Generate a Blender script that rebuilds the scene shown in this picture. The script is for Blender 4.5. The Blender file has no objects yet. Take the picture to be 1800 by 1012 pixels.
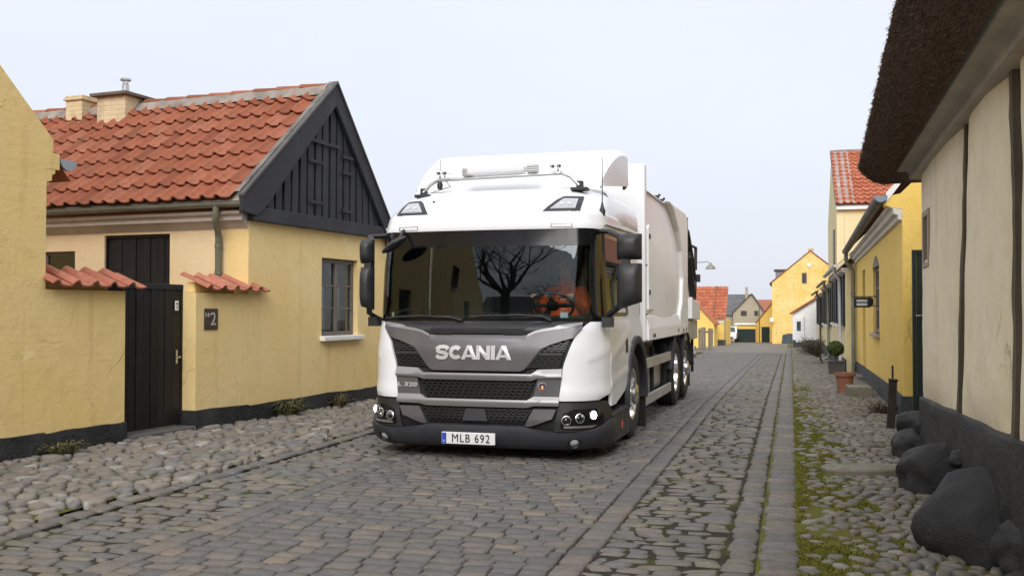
import bpy, bmesh, math, random
import numpy as np
from mathutils import Vector, Matrix, noise as mnoise

random.seed(7)
SC = bpy.context.scene
COL = SC.collection
R = math.radians

# ------------------------------------------------------------------ camera
F_PX, EYE, YAW = 1737.0, 1.45, 15.75
PITCH = math.atan(39 / F_PX)
cd = bpy.data.cameras.new('camera'); cam = bpy.data.objects.new('camera', cd); COL.objects.link(cam)
cam.location = (0, 0, EYE)
cam.rotation_euler = (math.pi / 2 + PITCH, 0, R(YAW))
cd.sensor_width = 36.0; cd.lens = 36.0 * F_PX / 1800.0
cd.clip_start = 0.05; cd.clip_end = 1500
SC.camera = cam

# ------------------------------------------------------------------ sky, sun, exposure
SUN_DIR = Vector((0.08, -0.87, 0.66)).normalized()          # towards the sun
world = bpy.data.worlds.new('World'); SC.world = world; world.use_nodes = True
wn = world.node_tree; wn.nodes.clear()
def wnode(t, **kw):
    n = wn.nodes.new(t)
    for k, v in kw.items(): setattr(n, k, v)
    return n
out = wnode('ShaderNodeOutputWorld'); bg = wnode('ShaderNodeBackground')
sky = wnode('ShaderNodeTexSky', sky_type='NISHITA', sun_disc=False)
sky.sun_elevation = math.asin(SUN_DIR.z); sky.sun_rotation = math.atan2(SUN_DIR.x, SUN_DIR.y)
sky.dust_density = 3.0
tc = wnode('ShaderNodeTexCoord'); sx = wnode('ShaderNodeSeparateXYZ')
ramp = wnode('ShaderNodeValToRGB')                            # even overcast, brightening upwards
ramp.color_ramp.elements[0].position = 0.0; ramp.color_ramp.elements[0].color = (0.585, 0.61, 0.685, 1)
ramp.color_ramp.elements[1].position = 1.0; ramp.color_ramp.elements[1].color = (0.97, 0.985, 1.0, 1)
e_ = ramp.color_ramp.elements.new(0.3); e_.color = (0.665, 0.685, 0.735, 1)
cl = wnode('ShaderNodeTexNoise'); cl.inputs['Scale'].default_value = 1.6; cl.inputs['Detail'].default_value = 4
mp = wnode('ShaderNodeMapping'); mp.inputs['Scale'].default_value = (1, 1, 2.6)
mr = wnode('ShaderNodeMapRange'); mr.inputs['To Min'].default_value = 7.4; mr.inputs['To Max'].default_value = 8.7
vs = wnode('ShaderNodeVectorMath', operation='SCALE')
mx = wnode('ShaderNodeMix', data_type='RGBA'); mx.inputs['Factor'].default_value = 0.88
L = wn.links.new
L(tc.outputs['Generated'], sx.inputs[0]); L(sx.outputs['Z'], ramp.inputs[0])
L(tc.outputs['Generated'], mp.inputs[0]); L(mp.outputs[0], cl.inputs['Vector']); L(cl.outputs['Fac'], mr.inputs['Value'])
L(ramp.outputs[0], vs.inputs[0]); L(mr.outputs[0], vs.inputs['Scale'])
L(sky.outputs[0], mx.inputs['A']); L(vs.outputs[0], mx.inputs['B'])
L(mx.outputs['Result'], bg.inputs['Color']); bg.inputs['Strength'].default_value = 0.1
L(bg.outputs[0], out.inputs['Surface'])
sl = bpy.data.lights.new('sun', 'SUN'); so = bpy.data.objects.new('sun', sl); COL.objects.link(so)
sl.energy = 1.5; sl.angle = R(40); sl.color = (1.0, 0.985, 0.96)
so.rotation_euler = SUN_DIR.to_track_quat('Z', 'Y').to_euler()
SC.view_settings.view_transform = 'Standard'; SC.view_settings.look = 'None'
SC.view_settings.exposure = 0.80; SC.view_settings.gamma = 1.0; SC.view_settings.use_curve_mapping = False
SC.cycles.max_bounces = 8; SC.cycles.transparent_max_bounces = 16

# ------------------------------------------------------------------ object helpers
def clean(o, label=None, cat=None, group=None, kind=None):
    for k, v in (('label', label), ('category', cat), ('group', group), ('kind', kind)):
        if v: o[k] = v
    return o
def thing(name, label, cat, loc=(0, 0, 0), rz=0.0, group=None):
    o = bpy.data.objects.new(name, None); COL.objects.link(o)
    o.location = loc; o.rotation_euler = (0, 0, R(rz)); o.empty_display_size = 0.2
    return clean(o, label, cat, group, 'thing')
def link(name, me, mat=None, parent=None, loc=None):
    o = bpy.data.objects.new(name, me); COL.objects.link(o)
    if mat is not None and not me.materials:
        for m in (mat if isinstance(mat, (list, tuple)) else [mat]): me.materials.append(m)
    if parent: o.parent = parent
    if loc is not None: o.location = loc
    return o
def copy_tree(o, parent=None):
    c = o.copy(); COL.objects.link(c); c.parent = parent
    for ch in list(o.children): copy_tree(ch, c)
    return c

class MB:
    """collects geometry; build() links it as one mesh object"""
    def __init__(s): s.v = []; s.f = []; s.mi = []; s.cur = 0
    def add(s, vs, fs, M=None):
        b = len(s.v)
        if M is not None: vs = [M @ Vector(v) for v in vs]
        s.v += [tuple(v) for v in vs]
        s.f += [tuple(i + b for i in f) for f in fs]; s.mi += [s.cur] * len(fs)
        return s
    def box(s, x0, x1, y0, y1, z0, z1, M=None):
        vs = [(x0,y0,z0),(x1,y0,z0),(x1,y1,z0),(x0,y1,z0),(x0,y0,z1),(x1,y0,z1),(x1,y1,z1),(x0,y1,z1)]
        return s.add(vs, [(0,3,2,1),(4,5,6,7),(0,1,5,4),(1,2,6,5),(2,3,7,6),(3,0,4,7)], M)
    def prism(s, poly, axis, a, b, M=None):
        """poly = 2D outline; axis x: (y,z), y: (x,z), z: (x,y)"""
        n = len(poly)
        def P(p, t): return {'x': (t, p[0], p[1]), 'y': (p[0], t, p[1]), 'z': (p[0], p[1], t)}[axis]
        vs = [P(p, a) for p in poly] + [P(p, b) for p in poly]
        fs = [tuple(range(n)), tuple(range(2*n-1, n-1, -1))] + [(i, i+n, (i+1) % n + n, (i+1) % n) for i in range(n)]
        return s.add(vs, fs, M)
    def tube(s, pts, r, n=8, cap=True, flat=1.0):
        pts = [Vector(p) for p in pts]; rs = r if isinstance(r, (list, tuple)) else [r] * len(pts)
        vs = []; fs = []; up = Vector((0, 0, 1)); prev = None
        for i, p in enumerate(pts):
            d = (pts[min(i+1, len(pts)-1)] - pts[max(i-1, 0)]).normalized()
            if prev is None: u = d.cross(up if abs(d.z) < .95 else Vector((1, 0, 0))).normalized()
            else: u = (prev - d * prev.dot(d)).normalized()
            w = d.cross(u); prev = u
            for k in range(n):
                t = 2 * math.pi * k / n
                vs.append(p + (u * math.cos(t) + w * math.sin(t) * flat) * rs[i])
        for i in range(len(pts)-1):
            for k in range(n):
                a = i*n + k; b = i*n + (k+1) % n
                fs.append((a, a+n, b+n, b))
        if cap: fs += [tuple(range(n)), tuple(range(len(vs)-1, len(vs)-n-1, -1))]
        return s.add(vs, fs)
    def lathe(s, prof, n=24, M=None, closed=False):
        """prof: (r, h) turned about local z"""
        vs = []; fs = []; m = len(prof)
        for k in range(n):
            t = 2*math.pi*k/n
            for r, h in prof: vs.append((r*math.cos(t), r*math.sin(t), h))
        for k in range(n):
            k2 = (k+1) % n
            for i in range(m-1 if not closed else m):
                j = (i+1) % m
                fs.append((k*m+i, k2*m+i, k2*m+j, k*m+j))
        return s.add(vs, fs, M)
    def disc(s, r, n=20, M=None, h=0.0):
        vs = [(r*math.cos(2*math.pi*k/n), r*math.sin(2*math.pi*k/n), h) for k in range(n)]
        return s.add(vs, [tuple(range(n))], M)
    def grid(s, fn, nu, nv, flip=False):
        vs = [fn(i/nu, j/nv) for j in range(nv+1) for i in range(nu+1)]
        fs = []
        for j in range(nv):
            for i in range(nu):
                a = j*(nu+1)+i; q = (a, a+1, a+nu+2, a+nu+1)
                fs.append(q[::-1] if flip else q)
        return s.add(vs, fs)
    def build(s, name, mat, parent=None, smooth=None, bevel=0, weld=False, recalc=False, loc=None, seg=2):
        me = bpy.data.meshes.new(name)
        me.from_pydata(s.v, [], s.f); 
        mats = mat if isinstance(mat, (list, tuple)) else [mat]
        for m in mats: me.materials.append(m)
        if len(mats) > 1: me.polygons.foreach_set('material_index', s.mi)
        if weld or recalc:
            bm = bmesh.new(); bm.from_mesh(me)
            if weld: bmesh.ops.remove_doubles(bm, verts=bm.verts, dist=1e-4)
            if recalc: bmesh.ops.recalc_face_normals(bm, faces=bm.faces)
            bm.to_mesh(me); bm.free()
        if smooth:
            me.polygons.foreach_set('use_smooth', [True]*len(me.polygons)); me.set_sharp_from_angle(angle=R(smooth))
        me.update()
        o = link(name, me, None, parent, loc)
        if bevel:
            b = o.modifiers.new('bevel', 'BEVEL'); b.width = bevel; b.segments = seg; b.limit_method = 'ANGLE'; b.angle_limit = R(40)
            b.harden_normals = False
        return o

def wall(mb, x0, x1, z0, z1, holes, y0, y1, top=None):
    """flat wall in the local x-z plane from y0 (outer) to y1 (inner), with rectangular holes; top(x) = sloping upper outline"""
    xs = sorted({x0, x1, *[h[0] for h in holes], *[h[1] for h in holes]})
    if top:
        ex = [t for t in top if x0 < t[0] < x1]; xs = sorted({*xs, *[t[0] for t in ex]})
    zs = sorted({z0, z1, *[h[2] for h in holes], *[h[3] for h in holes]})
    def solid(xm, zm): return not any(h[0] < xm < h[1] and h[2] < zm < h[3] for h in holes)
    for i in range(len(xs)-1):
        for j in range(len(zs)-1):
            a, b, c, d = xs[i], xs[i+1], zs[j], zs[j+1]
            if not solid((a+b)/2, (c+d)/2): continue
            mb.add([(a,y0,c),(b,y0,c),(b,y0,d),(a,y0,d)], [(0,1,2,3)])
            mb.add([(a,y1,c),(b,y1,c),(b,y1,d),(a,y1,d)], [(3,2,1,0)])
    for a, b, c, d in holes:
        mb.add([(a,y0,c),(b,y0,c),(b,y0,d),(a,y0,d),(a,y1,c),(b,y1,c),(b,y1,d),(a,y1,d)],
               [(0,4,5,1),(1,5,6,2),(2,6,7,3),(3,7,4,0)])
    mb.add([(x0,y0,z0),(x0,y1,z0),(x0,y1,z1),(x0,y0,z1)], [(0,3,2,1)])
    mb.add([(x1,y0,z0),(x1,y1,z0),(x1,y1,z1),(x1,y0,z1)], [(0,1,2,3)])
    if top:
        def T(x):
            for (xa, za), (xb, zb) in zip(top[:-1], top[1:]):
                if xa <= x <= xb: return za + (zb-za)*(x-xa)/(xb-xa)
            return z1
        for a, b in zip(xs[:-1], xs[1:]):
            mb.add([(a,y0,z1),(b,y0,z1),(b,y0,T(b)),(a,y0,T(a))], [(0,1,2,3)])
            mb.add([(a,y1,z1),(b,y1,z1),(b,y1,T(b)),(a,y1,T(a))], [(3,2,1,0)])
            mb.add([(a,y0,T(a)),(b,y0,T(b)),(b,y1,T(b)),(a,y1,T(a))], [(0,1,2,3)])
    else:
        mb.add([(x0,y0,z1),(x1,y0,z1),(x1,y1,z1),(x0,y1,z1)], [(0,1,2,3)])
    return mb

def gz(y): return -0.016 * max(0.0, y - 16.0)      # the street falls away gently

# ------------------------------------------------------------------ materials
MATS = {}
class NG:
    def __init__(s, name):
        s.m = bpy.data.materials.new(name); s.m.use_nodes = True
        s.t = s.m.node_tree; s.t.nodes.clear()
        s.out = s.t.nodes.new('ShaderNodeOutputMaterial'); s.b = s.t.nodes.new('ShaderNodeBsdfPrincipled')
        s.t.links.new(s.b.outputs[0], s.out.inputs[0])
    def n(s, typ, ins=None, **props):
        x = s.t.nodes.new('ShaderNode' + typ)
        for k, v in props.items(): setattr(x, k, v)
        for k, v in (ins or {}).items():
            if hasattr(v, 'is_linked') or isinstance(v, bpy.types.NodeSocket): s.t.links.new(v, x.inputs[k])
            else: x.inputs[k].default_value = v
        return x
    def set(s, **kw):
        for k, v in kw.items():
            k = k.replace('_', ' ')
            if isinstance(v, bpy.types.NodeSocket): s.t.links.new(v, s.b.inputs[k])
            else: s.b.inputs[k].default_value = (*v, 1) if isinstance(v, (tuple, list)) and len(v) == 3 else v
        return s
    def pos(s, scale=(1, 1, 1), loc=(0, 0, 0)):
        tc = s.n('TexCoord'); return s.n('Mapping', {'Vector': tc.outputs['Object'], 'Scale': scale, 'Location': loc}).outputs[0]
    def noise(s, scale, detail=4, rough=.55, vec=None, dist=0):
        return s.n('TexNoise', {'Vector': vec or s.pos(), 'Scale': scale, 'Detail': detail, 'Roughness': rough, 'Distortion': dist}).outputs['Fac']
    def rng(s, v, a, b, c=0.0, d=1.0):
        return s.n('MapRange', {'Value': v, 'From Min': a, 'From Max': b, 'To Min': c, 'To Max': d}).outputs[0]
    def mix(s, f, a, b, mode='MIX'):
        x = s.n('Mix', data_type='RGBA', blend_type=mode)
        for k, v in (('Factor', f), ('A', a), ('B', b)):
            if isinstance(v, bpy.types.NodeSocket): s.t.links.new(v, x.inputs[k])
            else:
                sock = [i for i in x.inputs if i.name == k and (i.type == 'RGBA' if k != 'Factor' else i.type == 'VALUE')][0]
                sock.default_value = (*v, 1) if isinstance(v, (tuple, list)) and len(v) == 3 else v
        return x.outputs['Result']
    def lk(s, a, b): s.t.links.new(a, b)
    def math(s, op, a, b=0.0, c=None):
        x = s.n('Math', operation=op)
        for i, v in enumerate((a, b) if c is None else (a, b, c)):
            if isinstance(v, bpy.types.NodeSocket): s.t.links.new(v, x.inputs[i])
            else: x.inputs[i].default_value = v
        return x.outputs[0]
    def ramp(s, v, stops, interp='LINEAR'):
        x = s.n('ValToRGB'); s.t.links.new(v, x.inputs[0]); cr = x.color_ramp; cr.interpolation = interp
        while len(cr.elements) < len(stops): cr.elements.new(0.5)
        for e, (p, c) in zip(cr.elements, stops): e.position = p; e.color = (*c, 1)
        return x.outputs[0]
    def bump(s, h, strength=.3, dist=.01, normal=None):
        x = s.n('Bump', {'Height': h, 'Strength': strength, 'Distance': dist})
        if normal is not None: s.t.links.new(normal, x.inputs['Normal'])
        s.t.links.new(x.outputs[0], s.b.inputs['Normal']); return x.outputs[0]
    def rnd(s):
        """a random value per object and per loose piece"""
        oi = s.n('ObjectInfo').outputs['Random']; g = s.n('NewGeometry').outputs['Random Per Island']
        return s.math('FRACT', s.math('MULTIPLY_ADD', oi, 7.31, s.math('MULTIPLY', g, 3.17)))

def simple(name, col, rough=.6, metal=0.0, spec=.5, coat=0.0, bumps=0.0, bscale=60, var=.0):
    g = NG(name); g.set(Roughness=rough, Metallic=metal, Specular_IOR_Level=spec)
    g.b.inputs['Base Color'].default_value = (*col, 1)
    if coat: g.set(Coat_Weight=coat, Coat_Roughness=.05)
    if var:
        f = g.noise(3.0, 5); g.lk(g.mix(g.rng(f, .3, .7), tuple(c*(1-var) for c in col), tuple(min(1, c*(1+var)) for c in col)), g.b.inputs['Base Color'])
        g.lk(g.rng(g.noise(9.0, 4), .3, .7, rough-.12, min(1, rough+.12)), g.b.inputs['Roughness'])
    if bumps: g.bump(g.noise(bscale, 4), bumps, .004)
    return g.m

def plaster(name, col, pale, dark, brick=.12, stain=.35):
    """limewash over brick: blotches in hue, weathered patches, faint courses in the relief"""
    g = NG(name); v = g.pos()
    big = g.noise(.9, 5, .6, v); mid = g.noise(3.7, 6, .62, v, .3); fine = g.noise(22, 5, .6, v)
    c = g.mix(g.rng(big, .36, .64, 0, .75), col, pale)
    c = g.mix(g.rng(mid, .48, .74, 0, stain), c, dark)
    sv = g.pos((5.5, 5.5, .42)); streak = g.noise(1.0, 5, .6, sv)
    c = g.mix(g.rng(streak, .56, .80, 0, stain*.75), c, tuple(x*.62 for x in dark))
    c = g.mix(g.rng(fine, .3, .75, 0, .22), c, tuple(x*.8 for x in col))
    wp = g.noise(1.7, 7, .66, g.pos((1, 1, 1), (7, 3, 1))); patch = g.rng(wp, .655, .69, 0, .5)
    c = g.mix(patch, c, tuple(min(1, x*1.08+.03) for x in pale))
    wv = g.n('VectorMath', {0: v, 1: g.n('VectorMath', {0: g.n('TexNoise', {'Vector': v, 'Scale': 3.0, 'Detail': 5.0}).outputs['Color'], 1: (.45, .45, .45)}, operation='MULTIPLY').outputs[0]}, operation='ADD').outputs[0]
    vo = g.n('TexVoronoi', {'Vector': wv, 'Scale': .75}, feature='DISTANCE_TO_EDGE').outputs['Distance']
    crack = g.math('MULTIPLY', g.rng(vo, .0, .010, 1, 0), g.rng(g.noise(.8, 4, .6, g.pos((1, 1, 1), (3, 9, 4))), .52, .66))
    c = g.mix(g.math('MULTIPLY', crack, .55), c, tuple(x*.45 for x in dark))
    sp = g.n('SeparateXYZ', {'Vector': v})
    bv = g.n('CombineXYZ', {'X': g.math('ADD', sp.outputs[0], sp.outputs[1]), 'Y': sp.outputs[2]}).outputs[0]
    bt = g.n('TexBrick', {'Vector': bv, 'Scale': 1.0, 'Mortar Size': .012, 'Mortar Smooth': .8, 'Brick Width': .24, 'Row Height': .075}, offset=.5)
    h = g.math('ADD', g.math('MULTIPLY', bt.outputs['Fac'], -brick), g.math('MULTIPLY', fine, .5))
    h = g.math('ADD', h, g.math('MULTIPLY', g.noise(7, 5, .6, v), 1.0)); h = g.math('ADD', h, g.math('MULTIPLY', patch, -.35)); h = g.math('ADD', h, g.math('MULTIPLY', crack, -.8))
    g.set(Roughness=.88, Specular_IOR_Level=.25); g.lk(c, g.b.inputs['Base Color']); g.bump(h, .55, .012)
    return g.m

def stone_mat(name, stops, moss=0.0, rough=.72, speck=.35):
    g = NG(name); r = g.rnd(); v = g.pos()
    geo = g.n('NewGeometry').outputs['Position']
    c = g.ramp(r, stops, 'LINEAR')
    off = g.n('VectorMath', {0: geo}, operation='MULTIPLY'); off.inputs[1].default_value = (1, 1, 1)
    p = off.outputs[0]
    n1 = g.noise(14, 5, .65, p); n2 = g.noise(120, 3, .6, p); n3 = g.noise(1.1, 5, .6, p)
    c = g.mix(g.rng(n1, .35, .7, 0, .45), c, (.07, .066, .062))
    c = g.mix(g.rng(n2, .52, .72, 0, speck), c, (.36, .34, .32))
    c = g.mix(g.rng(n3, .42, .66, 0, .35), c, (.10, .094, .088))
    if moss:
        c = g.mix(g.rng(g.math('MULTIPLY', g.noise(2.2, 5, .6, p), g.noise(24, 4, .6, p)), .25, .36, 0, moss), c, (.115, .125, .03))
    h = g.math('ADD', g.math('MULTIPLY', n1, 1.0), g.math('MULTIPLY', n2, .35))
    g.set(Specular_IOR_Level=.45); g.lk(c, g.b.inputs['Base Color']); g.lk(g.rng(n1, .3, .7, rough-.2, rough+.1), g.b.inputs['Roughness'])
    g.bump(h, .5, .008)
    return g.m

def soil_mat(name, soil, moss, amount, scale=1.4):
    g = NG(name); p = g.n('NewGeometry').outputs['Position']
    a = g.noise(scale, 6, .62, p); b = g.noise(38, 4, .6, p); c3 = g.noise(150, 2, .5, p)
    m = g.rng(g.math('ADD', a, g.math('MULTIPLY', g.math('SUBTRACT', b, .5), .35)), .62-amount*.3, .70-amount*.3)
    c = g.mix(g.rng(b, .3, .7), tuple(x*.65 for x in soil), tuple(x*1.35 for x in soil))
    mc = g.mix(g.rng(c3, .3, .7), tuple(x*.6 for x in moss), tuple(x*1.35 for x in moss))
    c = g.mix(m, c, mc); g.set(Roughness=.95, Specular_IOR_Level=.15); g.lk(c, g.b.inputs['Base Color'])
    g.bump(g.math('ADD', b, g.math('MULTIPLY', c3, .6)), .8, .012)
    return g.m

def tile_mat(name, stops, lichen=.4):
    g = NG(name); r = g.rnd(); p = g.n('NewGeometry').outputs['Position']
    c = g.ramp(r, stops)
    n = g.noise(16, 6, .65, p); n2 = g.noise(3.2, 6, .66, p); n3 = g.noise(60, 4, .6, p)
    c = g.mix(g.rng(n, .42, .72, 0, .5), c, (.15, .05, .028))
    c = g.mix(g.rng(n2, .50, .74, 0, lichen*1.3), c, (.125, .085, .045))
    c = g.mix(g.rng(n3, .62, .74, 0, lichen*.6), c, (.36, .28, .21))
    g.set(Roughness=.82, Specular_IOR_Level=.3); g.lk(c, g.b.inputs['Base Color']); g.bump(g.math('ADD', n, g.math('MULTIPLY', n3, .4)), .35, .006)
    return g.m

def wood_mat(name, col, col2, rough=.6, scale=(26, 26, 1.4), b=.4):
    g = NG(name); n = g.noise(1.0, 6, .62, g.pos(scale), .6); r = g.rnd(); n2 = g.noise(2.1, 4)
    c = g.mix(g.rng(n, .3, .72), col, col2)
    c = g.mix(g.math('MULTIPLY', r, .35), c, tuple(x*.55 for x in col))
    c = g.mix(g.rng(n2, .5, .8, 0, .35), c, tuple(min(1, x*1.5+.008) for x in col2))
    g.set(Specular_IOR_Level=.35); g.lk(g.rng(n, .3, .7, rough-.12, rough+.18), g.b.inputs['Roughness'])
    g.lk(c, g.b.inputs['Base Color']); g.bump(n, b, .004)
    return g.m

def tar_mat(name, col=(.016, .016, .017), grey=(.05, .05, .05), rough=.62):
    g = NG(name); p = g.pos(); a = g.noise(2.3, 6, .64, p); b = g.noise(30, 5, .6, p)
    c = g.mix(g.rng(a, .42, .72), col, grey); c = g.mix(g.rng(b, .64, .76, 0, .6), c, (.12, .115, .105))
    g.set(Specular_IOR_Level=.4); g.lk(c, g.b.inputs['Base Color']); g.lk(g.rng(a, .3, .7, rough-.15, rough+.2), g.b.inputs['Roughness'])
    g.bump(g.math('ADD', g.math('ADD', b, g.math('MULTIPLY', g.noise(75, 4, .65, p), .6)), g.math('MULTIPLY', g.noise(8, 5, .65, p), 1.5)), .8, .016)
    return g.m

def glass_mat(name, tint=.55, ior=1.75, col=(.9, .96, .93), rough=0.0):
    g = NG(name); g.t.nodes.remove(g.b)
    tr = g.n('BsdfTransparent', {'Color': tuple(c*tint for c in col) + (1,)}); gl = g.n('BsdfGlossy', {'Color': (.86, .95, 1, 1), 'Roughness': rough})
    fr = g.n('Fresnel', {'IOR': ior}); mixs = g.n('MixShader', {0: fr.outputs[0], 1: tr.outputs[0], 2: gl.outputs[0]})
    g.lk(mixs.outputs[0], g.out.inputs[0]); return g.m

def paint_mat(name, col, rough=.22, dirt=.25, metal=0.0):
    """coach paint under a clear coat with road dust that gathers low down"""
    g = NG(name); p = g.pos(); a = g.noise(2.2, 6, .65, p); b = g.noise(26, 5, .6, p)
    sp = g.n('SeparateXYZ', {'Vector': p}).outputs[2]
    low = g.rng(sp, .35, 1.3, 1, .12)
    f = g.math('MULTIPLY', g.rng(g.math('ADD', a, g.math('MULTIPLY', b, .3)), .5, .95, 0, dirt), low)
    c = g.mix(f, col, (.30, .27, .23)); g.lk(c, g.b.inputs['Base Color'])
    g.lk(g.rng(a, .3, .75, rough-.05, rough+.12), g.b.inputs['Roughness'])
    g.set(Metallic=metal, Coat_Weight=.22, Coat_Roughness=.06, Specular_IOR_Level=.4)
    g.bump(g.noise(1.6, 2, .4, p), .025, .02)
    return g.m

M = {}
M['plaster_left'] = plaster('yellow_limewash', (.85, .62, .25), (.88, .69, .35), (.73, .50, .19), .05, .6)
M['plaster_gable'] = plaster('gable_limewash', (.85, .63, .275), (.89, .71, .38), (.74, .53, .225), .05, .5)
M['plaster_side'] = plaster('pale_limewash', (.86, .655, .39), (.87, .70, .46), (.74, .55, .33), .05, .4)
M['plaster_right'] = plaster('deep_yellow_limewash', (.86, .585, .14), (.87, .64, .22), (.62, .40, .09), .06, .3)
M['plaster_pale'] = plaster('cream_limewash', (.78, .66, .36), (.80, .72, .48), (.66, .55, .32), .1, .25)
M['plaster_big'] = plaster('ochre_limewash', (.80, .54, .15), (.84, .70, .36), (.60, .36, .09), .1, .7)
M['plaster_white'] = plaster('old_white_limewash', (.92, .81, .60), (.93, .85, .69), (.74, .60, .40), 0, .5)
M['plaster_grey'] = plaster('grey_brown_render', (.40, .34, .24), (.45, .39, .29), (.30, .25, .19), 0, .4)
M['cornice'] = simple('cornice_paint', (.56, .50, .47), .75, var=.1, bumps=.2)
M['dull_trim'] = simple('weathered_trim', (.60, .565, .51), .75, var=.15, bumps=.2)
M['white_trim'] = simple('white_trim', (.80, .79, .77), .6, var=.08, bumps=.15)
M['tar'] = tar_mat('tarred_plinth')
M['tar_grey'] = tar_mat('grey_plinth', (.05, .055, .06), (.085, .088, .092), .75)
M['boulder'] = tar_mat('tarred_boulder', (.016, .016, .018), (.045, .045, .048), .68)
M['tile'] = tile_mat('clay_tile', [(0, (.22, .066, .034)), (.3, (.33, .105, .055)), (.6, (.28, .085, .043)), (.85, (.345, .118, .065)), (1, (.36, .135, .078))])
M['tile_new'] = tile_mat('bright_clay_tile', [(0, (.38, .105, .055)), (.5, (.45, .135, .07)), (1, (.50, .17, .09))], .12)
M['tile_cap'] = tile_mat('coping_clay_tile', [(0, (.40, .14, .085)), (.5, (.47, .175, .11)), (1, (.52, .22, .145))], .25)
M['mortar'] = simple('ridge_mortar', (.25, .215, .185), .95, bumps=.6, var=.35)
M['wood_black'] = wood_mat('black_stained_wood', (.014, .0145, .017), (.030, .031, .035), .6)
M['wood_gable'] = wood_mat('slate_black_boards', (.026, .028, .034), (.046, .049, .058), .62)
M['wood_brown'] = wood_mat('dark_brown_boards', (.010, .0085, .0085), (.024, .020, .019), .55)
M['wood_green'] = wood_mat('dark_green_boards', (.008, .018, .017), (.016, .030, .028), .5)
M['wood_grey'] = wood_mat('weathered_grey_wood', (.16, .14, .12), (.28, .25, .21), .85)
M['frame_brown'] = simple('window_frame_paint', (.15, .13, .112), .5, var=.15)
M['timber'] = wood_mat('old_timber', (.07, .055, .04), (.16, .13, .10), .85)
M['stud'] = wood_mat('tarred_timber', (.075, .062, .048), (.16, .13, .10), .85, (9, 9, 1.2), .8)
M['soffit'] = simple('grey_soffit_paint', (.42, .39, .35), .7, var=.18, bumps=.2)
M['zinc'] = simple('weathered_zinc', (.24, .245, .20), .5, .35, var=.2)
M['plastic_far'] = simple('dark_car_plastic', (.02, .02, .022), .6)
M['zinc_dark'] = simple('dark_gutter', (.085, .08, .078), .5, .2, var=.25)
M['zinc_light'] = simple('pale_downpipe', (.60, .61, .63), .45, .2, var=.1)
M['steel'] = simple('steel', (.55, .56, .57), .3, .9, var=.1)
M['iron'] = simple('black_iron', (.02, .02, .021), .5, .3, bumps=.2)
M['brick_ch'] = plaster('chimney_render', (.66, .52, .30), (.70, .60, .42), (.40, .29, .18), .6, .7)
M['pane'] = glass_mat('window_glass', .88, 2.15)
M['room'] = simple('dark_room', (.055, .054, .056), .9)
M['curtain'] = simple('net_curtain', (.78, .78, .80), .9)
M['granite'] = stone_mat('granite_setts', [(0, (.083, .078, .081)), (.25, (.124, .114, .110)), (.5, (.097, .096, .104)), (.75, (.145, .125, .112)), (.92, (.160, .138, .120)), (1, (.21, .166, .122))], .08)
M['granite_rough'] = stone_mat('rough_setts', [(0, (.10, .094, .09)), (.25, (.145, .128, .118)), (.5, (.112, .114, .124)), (.75, (.165, .135, .118)), (1, (.19, .165, .13))], .28)
M['kerb'] = stone_mat('kerb_granite', [(0, (.10, .096, .098)), (.5, (.125, .117, .113)), (1, (.145, .128, .115))], .18)
M['cobble'] = stone_mat('field_cobbles', [(0, (.15, .14, .13)), (.2, (.235, .195, .16)), (.4, (.155, .152, .16)), (.6, (.26, .225, .185)), (.8, (.20, .155, .13)), (.95, (.30, .28, .25)), (1, (.38, .36, .33))], .2, .7, .2)
M['cobble_right'] = stone_mat('dusky_cobbles', [(0, (.12, .11, .10)), (.2, (.185, .155, .125)), (.4, (.135, .133, .138)), (.6, (.21, .185, .15)), (.8, (.16, .125, .10)), (1, (.27, .25, .22))], .4, .7, .2)
M['soil_road'] = soil_mat('sett_joints', (.040, .036, .032), (.085, .085, .022), .12)
M['soil_side'] = soil_mat('mossy_joints', (.040, .035, .028), (.062, .066, .018), .36, 2.6)
M['soil_left'] = soil_mat('cobble_joints', (.048, .040, .031), (.095, .096, .022), .9, 1.8)
M['soil_right'] = soil_mat('moss_bed', (.060, .052, .034), (.120, .120, .022), 1.0, 2.4)
M['ground'] = soil_mat('far_ground', (.12, .105, .085), (.10, .11, .04), .3)
# ------------------------------------------------------------------ the ground
cy, sy = math.cos(R(YAW)), math.sin(R(YAW))
def to_px(x, y, z):
    X = x*cy + y*sy; Z = -x*sy + y*cy; h = z - EYE
    Zc = Z*math.cos(PITCH) + h*math.sin(PITCH); Hc = h*math.cos(PITCH) - Z*math.sin(PITCH)
    if Zc < .3: return None
    return 900 + F_PX*X/Zc, 506 - F_PX*Hc/Zc
def near_view(x, y, z=0, m=260):
    p = to_px(x, y, z)
    return p is not None and -m < p[0] < 1800+m and p[1] < 1012+m
def seen(x, y, z=0):
    p = to_px(x, y, z)
    if p is None or not (0 <= p[0] <= 1800 and p[1] <= 1012): return False
    return not (-4.3 < x < -1.75 and 9.5 < y < 19)          # under the lorry

def strip(name, x0, x1, y0, y1, z, m, step=2.0, kind='structure'):
    ys = [y0]
    while ys[-1] < y1: ys.append(min(y1, ys[-1] + (step if ys[-1] < 60 else 10)))
    mb = MB()
    vs = []; fs = []
    for y in ys: vs += [(x0, y, z + gz(y)), (x1, y, z + gz(y))]
    for i in range(len(ys)-1): fs.append((2*i, 2*i+1, 2*i+3, 2*i+2))
    mb.add(vs, fs)
    o = mb.build(name, m); o['kind'] = kind
    return o
strip('ground', -220, 220, -60, 420, -.16, M['ground'], 4)

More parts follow.
